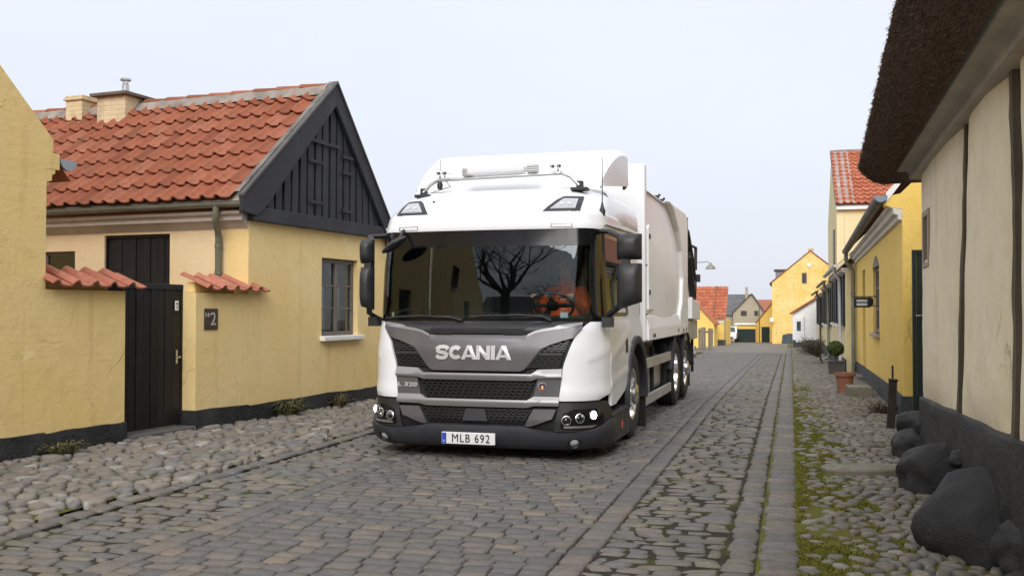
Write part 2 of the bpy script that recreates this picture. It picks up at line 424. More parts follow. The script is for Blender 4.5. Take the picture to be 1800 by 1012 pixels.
def rounded(poly, cut=.22, jit=0.0):
    o = []
    n = len(poly)
    for i in range(n):
        p = poly[i]; a = poly[i-1]; b = poly[(i+1) % n]; c1 = cut*random.uniform(.6, 1.3); c2 = cut*random.uniform(.6, 1.3)
        o.append((p[0]+(a[0]-p[0])*c1+random.uniform(-jit, jit), p[1]+(a[1]-p[1])*c1+random.uniform(-jit, jit)))
        o.append((p[0]+(b[0]-p[0])*c2+random.uniform(-jit, jit), p[1]+(b[1]-p[1])*c2+random.uniform(-jit, jit)))
    return o
def resample(poly, n):
    P = poly + [poly[0]]; d = [0]
    for a, b in zip(P[:-1], P[1:]): d.append(d[-1] + math.hypot(b[0]-a[0], b[1]-a[1]))
    o = []; j = 0
    for k in range(n):
        t = d[-1]*k/n
        while d[j+1] < t: j += 1
        f = (t-d[j])/max(1e-9, d[j+1]-d[j]); o.append((P[j][0]+(P[j+1][0]-P[j][0])*f, P[j][1]+(P[j+1][1]-P[j][1])*f))
    return o
def stone(poly, ztop, depth, lip, inset, dome, tilt=(0, 0)):
    """one stone: outline, straight flank, rounded shoulder, gently domed top"""
    n = len(poly); cx = sum(p[0] for p in poly)/n; cyy = sum(p[1] for p in poly)/n
    v = []
    for s, z in ((1.0, -depth), (1.0, -lip), (1-inset, 0)):
        for p in poly:
            dx, dy = (p[0]-cx)*s, (p[1]-cyy)*s
            v.append((dx, dy, ztop+z+(tilt[0]*dx+tilt[1]*dy if z > -depth else 0)))
    v.append((0, 0, ztop+dome))
    f = []
    for r in (0, 1):
        for i in range(n): f.append((r*n+i, r*n+(i+1) % n, (r+1)*n+(i+1) % n, (r+1)*n+i))
    for i in range(n): f.append((2*n+i, 2*n+(i+1) % n, 3*n))
    return (cx, cyy), v, f
def lay(stones, parent, piece, mat, limit=300, heap=None):
    """the stones that show largest become pieces of their own, the others one joined part"""
    stones.sort(key=lambda s: (not s['seen'], math.hypot(s['c'][0], s['c'][1])))
    rest = MB()
    for k, s in enumerate(stones):
        x, y = s['c']; z = s['z'] + gz(y)
        if k < limit and s['seen']:
            me = bpy.data.meshes.new(piece); me.from_pydata(s['v'], [], s['f'])
            me.polygons.foreach_set('use_smooth', [True]*len(s['f'])); me.set_sharp_from_angle(angle=R(62)); me.materials.append(mat)
            link(piece, me, None, parent, (x, y, z))
        else:
            rest.add([(a+x, b+y, c+z) for a, b, c in s['v']], s['f'])
    if rest.v:
        o = rest.build(heap or piece+'s', mat, parent, smooth=62); o['kind'] = 'stuff'
def course(x0, x1, y0, y1, w, d, z, gap=.012, wj=.2, dj=.12, tilt=.02, zj=.004, lip=.010, inset=.12, dome=.004, cut=.16, jit=.004, wave=.0, n_edge=None, skew=.0):
    """rows of setts across the way"""
    out = []; y = y0
    while y < y1:
        dd = d*random.uniform(1-dj, 1+dj); x = x0; first = True; ph = random.uniform(0, 6)
        while x < x1 - .03:
            ww = w*random.uniform(1-wj, 1+wj)
            if first: ww *= random.uniform(.45, 1.0); first = False
            xe = x+ww
            if x1-xe < w*.45: xe = x1
            sh = lambda xx: wave*math.sin(xx*2.3+ph)+wave*.7*math.sin(xx*5.1+ph*2)
            g = gap*random.uniform(.7, 1.5)/2; sk = random.uniform(-1, 1)*skew
            q = [(x+g+sk, y+g+sh(x)+random.uniform(-jit, jit)), (xe-g+sk, y+g+sh(xe)+random.uniform(-jit, jit)),
                 (xe-g-sk, y+dd-g+sh(xe)+random.uniform(-jit, jit)), (x+g-sk, y+dd-g+sh(x)+random.uniform(-jit, jit))]
            cx, cc = (x+xe)/2, y+dd/2
            if near_view(cx, cc, z+gz(cc)):
                c, v, f = stone(rounded(q, cut, jit*.5), random.uniform(-zj, zj), .05, lip, inset, dome*random.uniform(.4, 1.4), (random.gauss(0, tilt), random.gauss(0, tilt)))
                out.append(dict(c=c, v=v, f=f, z=z, seen=seen(c[0], c[1], z+gz(c[1]))))
            x = xe
        y += dd
    return out
def lengthwise(x0, x1, y0, y1, ln, z, gap=.012, lj=.2, **k):
    out = []; y = y0
    while y < y1:
        l = ln*random.uniform(1-lj, 1+lj); g = gap/2; j = k.get('jit', .005)
        q = [(x0+g+random.uniform(-j, j), y+g), (x1-g+random.uniform(-j, j), y+g+random.uniform(-j, j)), (x1-g+random.uniform(-j, j), y+l-g), (x0+g+random.uniform(-j, j), y+l-g+random.uniform(-j, j))]
        if near_view((x0+x1)/2, y+l/2, z+gz(y)):
            c, v, f = stone(rounded(q, .12, j*.5), random.uniform(-.003, .003), .05, k.get('lip', .01), k.get('inset', .1), k.get('dome', .003), (random.gauss(0, .016), random.gauss(0, .012)))
            out.append(dict(c=c, v=v, f=f, z=z, seen=seen(c[0], c[1], z+gz(c[1]))))
        y += l
    return out
def cobbles(xl, xr, y0, y1, s, z, zf, gap=.02, jitter=.36, big=.25, density=1.0):
    """field stones packed as jittered cells between xl(y) and xr(y)"""
    pts = {}; ny = int((y1-y0)/(s*.82)); nx = 40
    for j in range(ny):
        y = y0 + (j+.5)*s*.82
        i0 = int(math.floor(xl(y)/s))-1; i1 = int(math.ceil(xr(y)/s))+1
        for i in range(i0, i1):
            pts[(i, j)] = ((i + (.5 if j % 2 else 0))*s + random.uniform(-jitter, jitter)*s, y + random.uniform(-jitter, jitter)*s*.85, random.uniform(-big, big)*s)
    out = []
    for (i, j), (px, py, pw) in pts.items():
        if not (xl(py) < px < xr(py)) or not near_view(px, py, 0) or random.random() > density: continue
        poly = [(px-s*1.3, py-s*1.3), (px+s*1.3, py-s*1.3), (px+s*1.3, py+s*1.3), (px-s*1.3, py+s*1.3)]
        for dj in (-2, -1, 0, 1, 2):
            for di in (-2, -1, 0, 1, 2):
                q = pts.get((i+di, j+dj))
                if q is None or (di == 0 and dj == 0): continue
                nx_, ny_ = q[0]-px, q[1]-py; L = math.hypot(nx_, ny_)
                if L < 1e-5: continue
                nx_ /= L; ny_ /= L; lim = L/2 + (pw-q[2])*.35 - gap*.5
                lim = max(lim, s*.12)
                new = []; m = len(poly)
                for a in range(m):
                    A = poly[a]; B = poly[(a+1) % m]
                    da = (A[0]-px)*nx_+(A[1]-py)*ny_-lim; db = (B[0]-px)*nx_+(B[1]-py)*ny_-lim
                    if da <= 0: new.append(A)
                    if da*db < 0:
                        t = da/(da-db); new.append((A[0]+(B[0]-A[0])*t, A[1]+(B[1]-A[1])*t))
                poly = new
                if len(poly) < 3: break
            if len(poly) < 3: break
        if len(poly) < 3: continue
        poly = resample(rounded(poly, .3), 9)
        w = max(p[0] for p in poly)-min(p[0] for p in poly)
        h = s*random.uniform(.08, .19)
        # two shoulders give a rounded back
        n = len(poly); cx = sum(p[0] for p in poly)/n; cc = sum(p[1] for p in poly)/n
        t0, t1 = random.gauss(0, .1), random.gauss(0, .1); v = []
        for sc, zz in ((.97, -.07), (1.0, -h*1.0), (.88, -h*.28), (.60, 0)):
            for p in poly:
                dx, dy = (p[0]-cx)*sc, (p[1]-cc)*sc; v.append((dx, dy, zz + (t0*dx+t1*dy)*(1 if zz > -.05 else 0)))
        v.append((0, 0, .004)); f = []
        for r in range(3):
            for a in range(n): f.append((r*n+a, r*n+(a+1) % n, (r+1)*n+(a+1) % n, (r+1)*n+a))
        for a in range(n): f.append((3*n+a, 3*n+(a+1) % n, 4*n))
        zz = zf(cx, cc) + random.uniform(-.008, .008)
        out.append(dict(c=(cx, cc), v=v, f=f, z=zz, seen=seen(cx, cc, zz)))
    return out

LANE = -.04
strip('far_road', -4.9, .06, 47.5, 300, LANE+.003, M['granite'], 2)
road = strip('road', -3.96, -1.14, 2.5, 300, LANE-.02, M['soil_road'])
lay(course(-3.752, -1.348, 3.6, 48, .192, .140, LANE, gap=.010, lip=.008, inset=.10, dome=.0025, cut=.13, wave=.007, skew=.012, zj=.003, tilt=.022), road, 'sett', M['granite'], 300, 'far_setts')
lay(lengthwise(-3.945, -3.755, 3.2, 48, .25, LANE+.001, lj=.3) + lengthwise(-1.345, -1.155, 3.2, 48, .25, LANE+.001, lj=.3), road, 'kerb_stone', M['granite'], 200, 'far_kerb_stones')

left_lane = strip('road_side', -4.90, -3.955, 2.5, 300, LANE-.014, M['soil_side'])
lay(course(-4.888, -3.948, 4.6, 44, .215, .135, LANE-.002, gap=.015, wj=.32, dj=.22, tilt=.045, zj=.008, lip=.015, inset=.16, dome=.006, cut=.16, jit=.013, wave=.012, skew=.03), left_lane, 'sett', M['granite_rough'], 290, 'far_setts')
right_lane = strip('road_side', -1.145, -.19, 2.5, 300, LANE-.008, M['soil_side'])
lay(course(-1.152, -.404, 3.8, 48, .20, .128, LANE-.002, gap=.015, wj=.36, dj=.22, tilt=.05, zj=.008, lip=.014, inset=.15, dome=.006, cut=.15, jit=.012, wave=.014, skew=.025)
    + lengthwise(-.400, -.203, 3.6, 48, .17, LANE+.004, gap=.022, lj=.4, jit=.016, dome=.008, inset=.18, lip=.016), right_lane, 'sett', M['granite_rough'], 300, 'far_setts')

kerb_left = strip('kerb', -5.10, -4.898, 2.5, 60, -.040, M['soil_side'])
lay(lengthwise(-5.06, -4.893, 5.2, 30, .24, -.022, gap=.016, lj=.40, lip=.014, inset=.14, dome=.005, jit=.022), kerb_left, 'kerb_stone', M['granite_rough'], 80, 'far_kerb_stones')
kerb_right = strip('kerb', -.203, .06, 2.5, 120, -.032, M['soil_right'])
lay(lengthwise(-.200, .045, 3.4, 60, .20, -.02, gap=.020, lj=.45, lip=.016, inset=.15, dome=.007, jit=.018), kerb_right, 'kerb_stone', M['granite_rough'], 120, 'far_kerb_stones')

def wall_x(y): return -6.91 + .0925*(y-9.13)               # foot of the left-hand walls
def lz(x, y): return .008 + .055*max(0, min(1, (-5.1-x)/1.8))
pl_ = MB()
ys = [2.5+i*1.0 for i in range(30)]
for a, b in zip(ys[:-1], ys[1:]):
    pl_.add([(wall_x(a)-1.2, a, .05), (-5.1, a, -.02), (-5.1, b, -.02), (wall_x(b)-1.2, b, .05)], [(0, 1, 2, 3)])
pave_left = pl_.build('pavement', M['soil_left']); pave_left['kind'] = 'structure'
lay(cobbles(lambda y: wall_x(y)+.02-(.32 if 9.1 < y < 10.4 else 0), lambda y: -5.035, 5.0, 17.0, .158, 0, lz, gap=.014, jitter=.42, big=.55), pave_left, 'cobble', M['cobble'], 300, 'far_cobbles')

def wall_rx(y): return (1.16 if y < 11 else 1.45 + .0157*(y-14.2))
def bed(u, v):
    x = .052+1.85*u; y = 2.0+128*v**2.3; k = min(1, u*30)
    h = (.009*mnoise.noise(Vector((x*7, y*6, 2)))+.006*mnoise.noise(Vector((x*19, y*17, 5))))*k*(1 if y < 25 else .3)
    return (x, y, -.034+gz(y)+h)
pave_right = MB().grid(bed, 60, 420).build('pavement', M['soil_right'], smooth=70); pave_right['kind'] = 'structure'
def moss_density(x): return max(.52, min(.94, .52 + (x-.15)*.7))
rc = cobbles(lambda y: .07, wall_rx, 3.6, 62.0, .122, 0, lambda x, y: -.020 + .030*max(0, x-.25), gap=.018, jitter=.40)
rc = [s for s in rc if random.random() < moss_density(s['c'][0] + .25*mnoise.noise(Vector((s['c'][0]*2, s['c'][1]*1.1, 3.3))) + (.3 if s['c'][1] > 14 else 0))]
rc = [s for s in rc if not (abs(s['c'][0]-.63) < .40 and abs(s['c'][1]-9.55) < .22)]
lay(rc, pave_right, 'cobble', M['cobble_right'], 300, 'far_cobbles')

# moss cushions between the stones of the right-hand pavement: short blades nobody could count
mo = MB()
rm = random.Random(3)
for _ in range(24000):
    y = 3.9 + 18*rm.random()**1.7; x = .05 + 1.05*rm.random()**1.5
    if mnoise.noise(Vector((x*2.4, y*1.2, 1.7)))+.35*mnoise.noise(Vector((x*9, y*6, 4))) < -.40+x*.52: continue
    z = -.036+gz(y); n_ = rm.randint(3, 7); hh = rm.uniform(.008, .016)
    for _ in range(n_):
        bx, by = x+rm.gauss(0, .018), y+rm.gauss(0, .018); h = hh*rm.uniform(.6, 1.1); a = rm.uniform(0, 6.28); w = rm.uniform(.006, .015)
        dx, dy = math.cos(a)*w, math.sin(a)*w; lx, ly = rm.uniform(-.012, .012), rm.uniform(-.012, .012)
        mo.add([(bx-dx, by-dy, z), (bx+dx, by+dy, z), (bx+lx, by+ly, z+h+.006)], [(0, 1, 2)])
g = NG('moss'); r_ = g.rnd(); g.set(Roughness=.95, Specular_IOR_Level=.1)
g.lk(g.ramp(r_, [(0, (.085, .095, .018)), (.4, (.145, .15, .026)), (.8, (.19, .185, .04)), (1, (.15, .12, .055))]), g.b.inputs['Base Color']); M['moss'] = g.m
o = mo.build('moss', M['moss']); o['kind'] = 'stuff'; o['label'] = 'yellow green moss growing between the cobbles along the right kerb'
# ------------------------------------------------------------------ building helpers
def window(par, x0, x1, z0, z1, y, cols=2, rows=3, fm=None, fw=.055, bar=.025, recess=.09, curtain=False, sill=None, sill_mat=None, glass=None, fan=0, panes=True):
    """a casement window in the local x-z plane, street side at -y; frame part with panes, curtain and sill as sub-parts"""
    fm = fm or M['frame_brown']; mb = MB(); d0, d1 = y, y+.055
    mb.box(x0, x1, d0, d1, z0, z0+fw); mb.box(x0, x1, d0, d1, z1-fw, z1)
    mb.box(x0, x0+fw, d0, d1, z0+fw, z1-fw); mb.box(x1-fw, x1, d0, d1, z0+fw, z1-fw)
    iw = (x1-x0-2*fw); cw = iw/cols; cells = []
    for c in range(1, cols):
        xx = x0+fw+cw*c; mb.box(xx-fw*.55, xx+fw*.55, d0-.006, d1, z0+fw, z1-fw)
    ch = (z1-z0-2*fw)/rows
    for c in range(cols):
        xa = x0+fw+cw*c+(fw*.55 if c else 0); xb = x0+fw+cw*(c+1)-(fw*.55 if c < cols-1 else 0)
        for r in range(1, rows):
            zz = z0+fw+ch*r; mb.box(xa, xb, d0+.012, d1-.012, zz-bar/2, zz+bar/2)
        for r in range(rows): cells.append((xa, xb, z0+fw+ch*r+(bar/2 if r else 0), z0+fw+ch*(r+1)-(bar/2 if r < rows-1 else 0)))
    w = mb.build('window', fm, par, bevel=.004, seg=1)
    for xa, xb, za, zb in cells:
        t = random.gauss(0, .0025)
        p = MB().add([(xa, d0+.03, za), (xb, d0+.03+t, za), (xb, d0+.03+t, zb), (xa, d0+.03, zb)], [(0, 1, 2, 3)]).build('pane', glass or M['pane'], w)
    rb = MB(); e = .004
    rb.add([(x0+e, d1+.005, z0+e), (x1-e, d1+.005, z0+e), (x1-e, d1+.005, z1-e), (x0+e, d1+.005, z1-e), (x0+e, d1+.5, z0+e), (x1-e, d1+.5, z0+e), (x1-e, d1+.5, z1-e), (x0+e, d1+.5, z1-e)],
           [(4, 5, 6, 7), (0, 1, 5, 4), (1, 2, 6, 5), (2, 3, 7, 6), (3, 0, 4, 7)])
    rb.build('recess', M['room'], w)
    if curtain:
        for c in range(cols):
            xa = x0+fw+cw*c; wd = cw*.62; zt = z0+(z1-z0)*.62
            MB().grid(lambda u, v: (xa+wd*u*(1-.12*v), d1+.022+.012*math.sin(u*26+c)*(1-.3*v), z0+fw*.6+(zt-z0)*v), 22, 3).build('curtain', M['curtain'], w, smooth=60)
    if sill:
        MB().box(x0-.05, x1+.08, -.085, y+.02, z0-.075, z0-.003).build('sill', sill_mat or M['white_trim'], w, bevel=.012)
    return w

TILE_P = [(-.016, .004), (-.002, .026), (.022, .041), (.046, .037), (.064, .012), (.090, -.003), (.150, -.007), (.208, .004)]
def tile_mesh(w, l, mat, name='tile', th=.020):
    """one S-profile pantile: cover width w across (x), length l up the slope (y), laid on z"""
    s = w/.205; top = [(a*s, h*s) for a, h in TILE_P]; n = len(top); v = []
    for y, dz in ((0, .040), (l*1.10, 0)): v += [(a, y, h+dz) for a, h in top]
    v += [(a, 0, h+.040-th) for a, h in top]
    f = [(i, i+1, n+i+1, n+i) for i in range(n-1)] + [(2*n+i, 2*n+i+1, i+1, i) for i in range(n-1)]
    me = bpy.data.meshes.new(name); me.from_pydata(v, [], f); me.polygons.foreach_set('use_smooth', [True]*len(f)); me.set_sharp_from_angle(angle=R(50)); me.materials.append(mat)
    return me
def tiled(par, frame, width, length, tw, tl, mat, limit=300, jit=.006, name='tile', heap='far_tiles', key=None):
    """pantiles over a roof plane; frame maps (across, up, out) to the thing's space"""
    me = [tile_mesh(tw, tl, mat) for _ in range(1)][0]
    spots = []; nc = max(1, round(width/tw)); nr = max(1, round(length/tl))
    for r in range(nr):
        for c in range(nc): spots.append((c*tw*(width/(nc*tw)), r*tl*(length/(nr*tl))))
    if key: spots.sort(key=key)
    rest = MB()
    for k, (a, b) in enumerate(spots):
        Mx = frame @ Matrix.Translation((a+random.gauss(0, jit*.5), b+random.gauss(0, jit), random.gauss(0, jit*.4))) @ Matrix.Rotation(random.gauss(0, .012), 4, 'Z') @ Matrix.Rotation(random.gauss(0, .008), 4, 'X')
        if k < limit:
            o = link(name, me, None, par); o.matrix_local = Mx
        else: rest.add([v.co for v in me.vertices], [tuple(p.vertices) for p in me.polygons], Mx)
    if rest.v:
        o = rest.build(heap, mat, par, smooth=50); o['kind'] = 'stuff'
def frame(origin, ax, ay):
    ax = Vector(ax).normalized(); ay = Vector(ay).normalized(); az = ax.cross(ay)
    m = Matrix((ax, ay, az)).transposed().to_4x4(); m.translation = Vector(origin); return m
def boards(par, x0, x1, z0, ztop, y, w, mat, gap=.008, th=.022, name='board', alt=0.0):
    x = x0; k = 0
    while x < x1-.02:
        xe = min(x1, x+w*random.uniform(.97, 1.03))
        if x1-xe < w*.35: xe = x1
        a, b = x+gap/2, xe-gap/2; yy = y-(alt if k % 2 else 0)
        za, zb = ztop(a), ztop(b)
        if min(za, zb) > z0+.02:
            MB().prism([(a, z0), (b, z0), (b, zb), (a, za)], 'y', yy, yy+th).build(name, mat, par, bevel=.003, seg=1)
        x = xe; k += 1

def plinth(par, x0, x1, y, zb, zt, mat, seed=0, ends=.3, step=.09, wob=.016):
    """painted footing with an uneven upper edge and a slightly lumpy face"""
    mb = MB(); n = max(4, int((x1-x0)/step)); vs = []; nv = 5
    def zz(x): return zt + wob*mnoise.noise(Vector((x*1.1, seed, 0)))*1.6 + wob*.55*mnoise.noise(Vector((x*4.5, seed, 3)))
    def pt(i, j):
        x = x0+(x1-x0)*i/n
        if j <= nv: return (x, y-.010*mnoise.noise(Vector((x*3, j*.7, seed)))-.012*(1-j/nv), zb+(zz(x)-zb)*j/nv)
        return (x, y+.035, zz(x)+.004)
    mb.grid(lambda u, v: pt(round(u*n), round(v*(nv+1))), n, nv+1)
    for i, fl in ((0, True), (n, False)):
        a = [pt(i, j) for j in range(nv+2)]; b = [(p[0], p[1]+ends, p[2]) for p in a]
        mb.add(a+b, [((j, j+1, nv+3+j, nv+2+j) if fl else (j+1, j, nv+2+j, nv+3+j)) for j in range(nv+1)])
    return mb.build('plinth', mat, par, smooth=50)
# ------------------------------------------------------------------ left side of the street
LOC, LRZ = (-6.91, 9.13, 0.0), 90-5.284
# the near house whose gable wall faces the street
H1 = thing('gabled_house', 'yellow limewashed house with a plain gable wall at the left edge, black plinth below', 'house', LOC, LRZ)
w1 = MB(); gap_x0, eave_x = -15.2, -.92
hole_up = [(-9.9, -8.9, 3.2, 4.6), (-7.3, -6.3, 5.4, 6.7), (-12.2, -11.2, 1.1, 2.5), (-5.2, -4.2, 1.1, 2.5)]
wall(w1, gap_x0, -1.08, .02, 2.70, [h for h in hole_up if h[3] < 2.7], 0, .35)
ap = (-8.05, 9.75)
def rake1(x): return 3.02 + (ap[1]-3.02)*(1-abs(x-ap[0])/(eave_x-ap[0]+.04))
xs1 = [gap_x0, ap[0], -1.55, -1.36, -1.34, -.88]
wall(w1, gap_x0, -1.08, 2.70, 2.84, [], 0, .35); wall(w1, gap_x0, -.92, 2.84, 3.0, [], 0, .35)
w1.prism([(-1.08, 2.70), (-1.01, 2.73), (-1.01, 2.78), (-.97, 2.80), (-.97, 2.84), (-1.08, 2.84)], 'y', .003, .34)                # stepped kneeler under the eave
hs = [(h[0], h[1], h[2], h[3]) for h in hole_up if h[3] > 2.7]
# gable triangle split in upright bands so that the upper windows stay open
def band(xa, xb, zb0):
    w1.add([(xa, 0, zb0), (xb, 0, zb0), (xb, 0, rake1(xb)), (xa, 0, rake1(xa))], [(0, 1, 2, 3)])
    w1.add([(xa, 0, rake1(xa)), (xb, 0, rake1(xb)), (xb, .35, rake1(xb)), (xa, .35, rake1(xa))], [(0, 1, 2, 3)])
cuts = [gap_x0, -12.2, -9.9, -8.9, ap[0], -7.3, -6.3, -1.0]
for a, b in zip(cuts[:-1], cuts[1:]):
    hh = [h for h in hs if h[0] <= a and h[1] >= b]
    if hh:
        h = hh[0]; w1.add([(a, 0, 3.0), (b, 0, 3.0), (b, 0, h[2]), (a, 0, h[2])], [(0, 1, 2, 3)]) if h[2] > 3.0 else None
        band(a, b, h[3])
    else: band(a, b, 3.0)
w1.build('wall', M['plaster_left'], H1, weld=True)
plinth(H1, gap_x0, -1.085, -.026, -.03, .265, M['tar'], 1)
for x0, x1, z0, z1 in hole_up: window(H1, x0, x1, z0, z1, .10, 2, 2, M['frame_brown'], sill=True)
rf = MB()
for s in (-1, 1):
    x_e = ap[0]+s*7.3
    rf.add([(x_e, .02, 2.75), (ap[0], .02, 9.55), (ap[0], 9, 9.55), (x_e, 9, 2.75)], [(0, 1, 2, 3)])
rf.build('roof', M['tile'], H1)
MB().prism([(-.80+.105*math.cos(a), 2.955+.105*math.sin(a)) for a in [math.pi+math.pi*k/12 for k in range(13)]], 'y', .0, 4.5).build('gutter', simple('blue_grey_gutter', (.30, .34, .38), .45, .3, var=.2), H1, smooth=40)
sw = MB(); wall(sw, 0, 9, .0, 2.9, [], -.3, 0); o = sw.build('side_wall', M['plaster_left'], H1); o.location = (-1.10, .36, 0); o.rotation_euler = (0, 0, R(90))

def garden_wall(x0, x1, label, grp, tiles, z_t=1.66, ret=None):
    t = thing('garden_wall', label, 'wall', LOC, LRZ, grp)
    mb = MB(); mb.box(x0, x1, .0, .26, .2, z_t); mb.build('wall', M['plaster_left'] if ret is None else M['plaster_gable'], t)
    plinth(t, x0-(.012 if ret else 0), x1+(.0 if ret else .012), -.024, -.04, .25, M['tar'], 2 if ret else 1, .30)
    me = tile_mesh(.255, .40, M['tile_cap'])
    for k in range(tiles):
        o = link('tile', me, None, t); xx = x0 - .01 + k*.252 + (.08 if ret else 0)
        o.matrix_local = frame((xx, -.11 + random.gauss(0, .006), z_t+.015), (1, random.gauss(0, .012), random.gauss(0, .01)), (0, 1, .50))
    o = MB().box(x0+.12, x1-.12, .12, .25, z_t, z_t+.13).build('coping_mortar', M['plaster_gable'], t, bevel=.02)
    return t
garden_wall(-1.0795, .0, 'yellow garden wall with a row of orange coping tiles, left of the dark gate', 'garden walls beside the gate', 5, 1.655)
G2 = garden_wall(1.16, 2.1795, 'short yellow garden wall under orange coping tiles, right of the dark gate', 'garden walls beside the gate', 5, 1.66, ret=True)

gate = thing('gate', 'tall black board gate between two yellow garden walls', 'gate', LOC, LRZ)
boards(gate, .03, 1.13, .10, lambda x: 1.69, .20, .118, M['wood_brown'], .010, .03, alt=.008)
MB().box(.0, 1.165, .185, .255, 1.69, 1.755).build('top_rail', M['wood_black'], gate, bevel=.006)
MB().box(-.005, .028, .19, .26, .06, 1.69).build('post', M['wood_brown'], gate, bevel=.004)
MB().box(1.132, 1.165, .19, .26, .06, 1.69).build('post', M['wood_brown'], gate, bevel=.004)
mb = MB(); mb.tube([(1.05, .20, .90), (1.05, .13, .90), (.965, .128, .885)], .009, 8); mb.box(1.035, 1.065, .183, .192, .82, .98); mb.build('handle', M['steel'], gate, smooth=40)
mb = MB(); mb.box(1.015, 1.075, .180, .190, 1.445, 1.56); n_ = mb.build('notice', simple('notice_card', (.80, .80, .79), .5), gate, bevel=.006)
mb = MB(); mb.box(1.033, 1.058, .178, .1795, 1.515, 1.538); mb.box(1.028, 1.062, .178, .1795, 1.475, 1.482); mb.box(1.028, 1.055, .178, .1795, 1.492, 1.498)
mb.build('print', M['iron'], n_)
MB().box(-.0, 1.16, -.02, .32, -.05, .085).build('threshold', M['kerb'], gate, bevel=.015)

def text_mesh(txt, size, depth=.004, bold=.0, sxx=1.0, spacing=1.0):
    cu = bpy.data.curves.new('lettering', 'FONT'); cu.body = txt; cu.size = size; cu.extrude = depth/2; cu.offset = bold; cu.space_character = spacing
    cu.align_x = 'CENTER'; cu.align_y = 'CENTER'; cu.resolution_u = 3
    o = bpy.data.objects.new('lettering', cu); COL.objects.link(o)
    dg = bpy.context.evaluated_depsgraph_get(); me = bpy.data.meshes.new_from_object(o.evaluated_get(dg))
    bpy.data.objects.remove(o); bpy.data.curves.remove(cu); me.name = 'lettering'
    for v in me.vertices: v.co.x *= sxx
    me.materials.clear()
    return me
UP = Matrix.Rotation(math.pi/2, 4, 'X')
def letter(par, txt, size, x, y, z, mat, **k):
    me = text_mesh(txt, size, **k); me.transform(UP)
    return link('lettering', me, mat, par, (x, y, z))
num = thing('number_plaque', 'small brown house number plaque on the yellow wall, reading number 2', 'sign', LOC, LRZ)
brown = simple('plaque_brown', (.055, .035, .026), .5, var=.2); cream = simple('plaque_cream', (.50, .45, .38), .6)
MB().box(1.305, 1.555, -.016, -.001, 1.215, 1.47).build('plate', brown, num, bevel=.006)
letter(num, '2', .225, 1.462, -.019, 1.338, cream, sxx=.95); letter(num, 'N', .085, 1.345, -.019, 1.388, cream); letter(num, 'o', .07, 1.388, -.019, 1.40, cream)

# the house with the black boarded gable
H2 = thing('tiled_house', 'yellow house with an orange pantile roof and a black boarded gable', 'house', LOC, LRZ)
GX0, GX1, AX, EZ, AZ = 2.18, 5.86, 4.12, 2.66, 4.73
RS = 1.14
wb = MB(); wall(wb, GX0, GX1, .2, EZ, [(3.93, 4.965, 1.07, 2.215)], -.001, .36); wb.build('gable_wall', M['plaster_gable'], H2, weld=True)
plinth(H2, GX0-.01, GX1+.02, -.026, -.06, .235, M['tar'], 2)
window(H2, 3.935, 4.96, 1.075, 2.21, .075, 2, 3, M['frame_brown'], .06, .028, .0, curtain=True, sill=True)
sd = MB(); wall(sd, .361, 7.5, .02, 2.50, [(1.25, 2.36, .03, 2.47), (2.88, 3.48, 1.45, 2.27)], -.3, 0)
o = sd.build('side_wall', M['plaster_side'], H2, weld=True); o.location = (GX0, 0, 0); o.rotation_euler = (0, 0, R(90))
# local frame of the side wall: along = +y of the house, outwards = -x
SW = thing('side', None, None); SW.parent = H2; SW.location = (GX0, 0, 0); SW.rotation_euler = (0, 0, R(-90)); SW.name = 'side_fittings'
def sp_(mb, name, mat, **k): return mb.build(name, mat, H2, **k)
xs = GX0
for k in range(9):
    y = 1.262+k*.121
    MB().box(xs+.06-(.008 if k % 2 else 0), xs+.085, y, y+.113, .05, 2.43).build('board', M['wood_brown'], H2, bevel=.003, seg=1)
mb = MB(); mb.box(xs+.03, xs+.11, 1.215, 1.262, .03, 2.468); mb.box(xs+.03, xs+.11, 2.348, 2.395, .03, 2.468); mb.box(xs+.03, xs+.11, 1.262, 2.348, 2.43, 2.468)
sp_(mb, 'door_frame', M['wood_brown'], bevel=.004)
mb = MB()
for z in (1.46, 2.22): mb.box(xs+.05, xs+.10, 2.885, 3.475, z, z+.045)
for y in (2.885, 3.43): mb.box(xs+.05, xs+.10, y, y+.045, 1.505, 2.22)
w_ = sp_(mb, 'window', M['frame_brown'], bevel=.004)
MB().add([(xs+.075, 2.93, 1.505), (xs+.075, 3.43, 1.505), (xs+.075, 3.43, 2.22), (xs+.075, 2.93, 2.22)], [(3, 2, 1, 0)]).build('pane', M['pane'], w_)
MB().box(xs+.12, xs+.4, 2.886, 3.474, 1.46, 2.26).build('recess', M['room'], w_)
bpy.data.objects.remove(SW)
mb = MB(); mb.prism([(xs-.0, 2.50), (xs-.10, 2.60), (xs-.14, 2.60), (xs-.14, 2.655), (xs-.20, 2.68), (xs-.20, 2.72), (xs+.3, 2.72), (xs+.3, 2.50)], 'y', .004, 7.5)
sp_(mb, 'cornice', M['cornice'], bevel=.006)
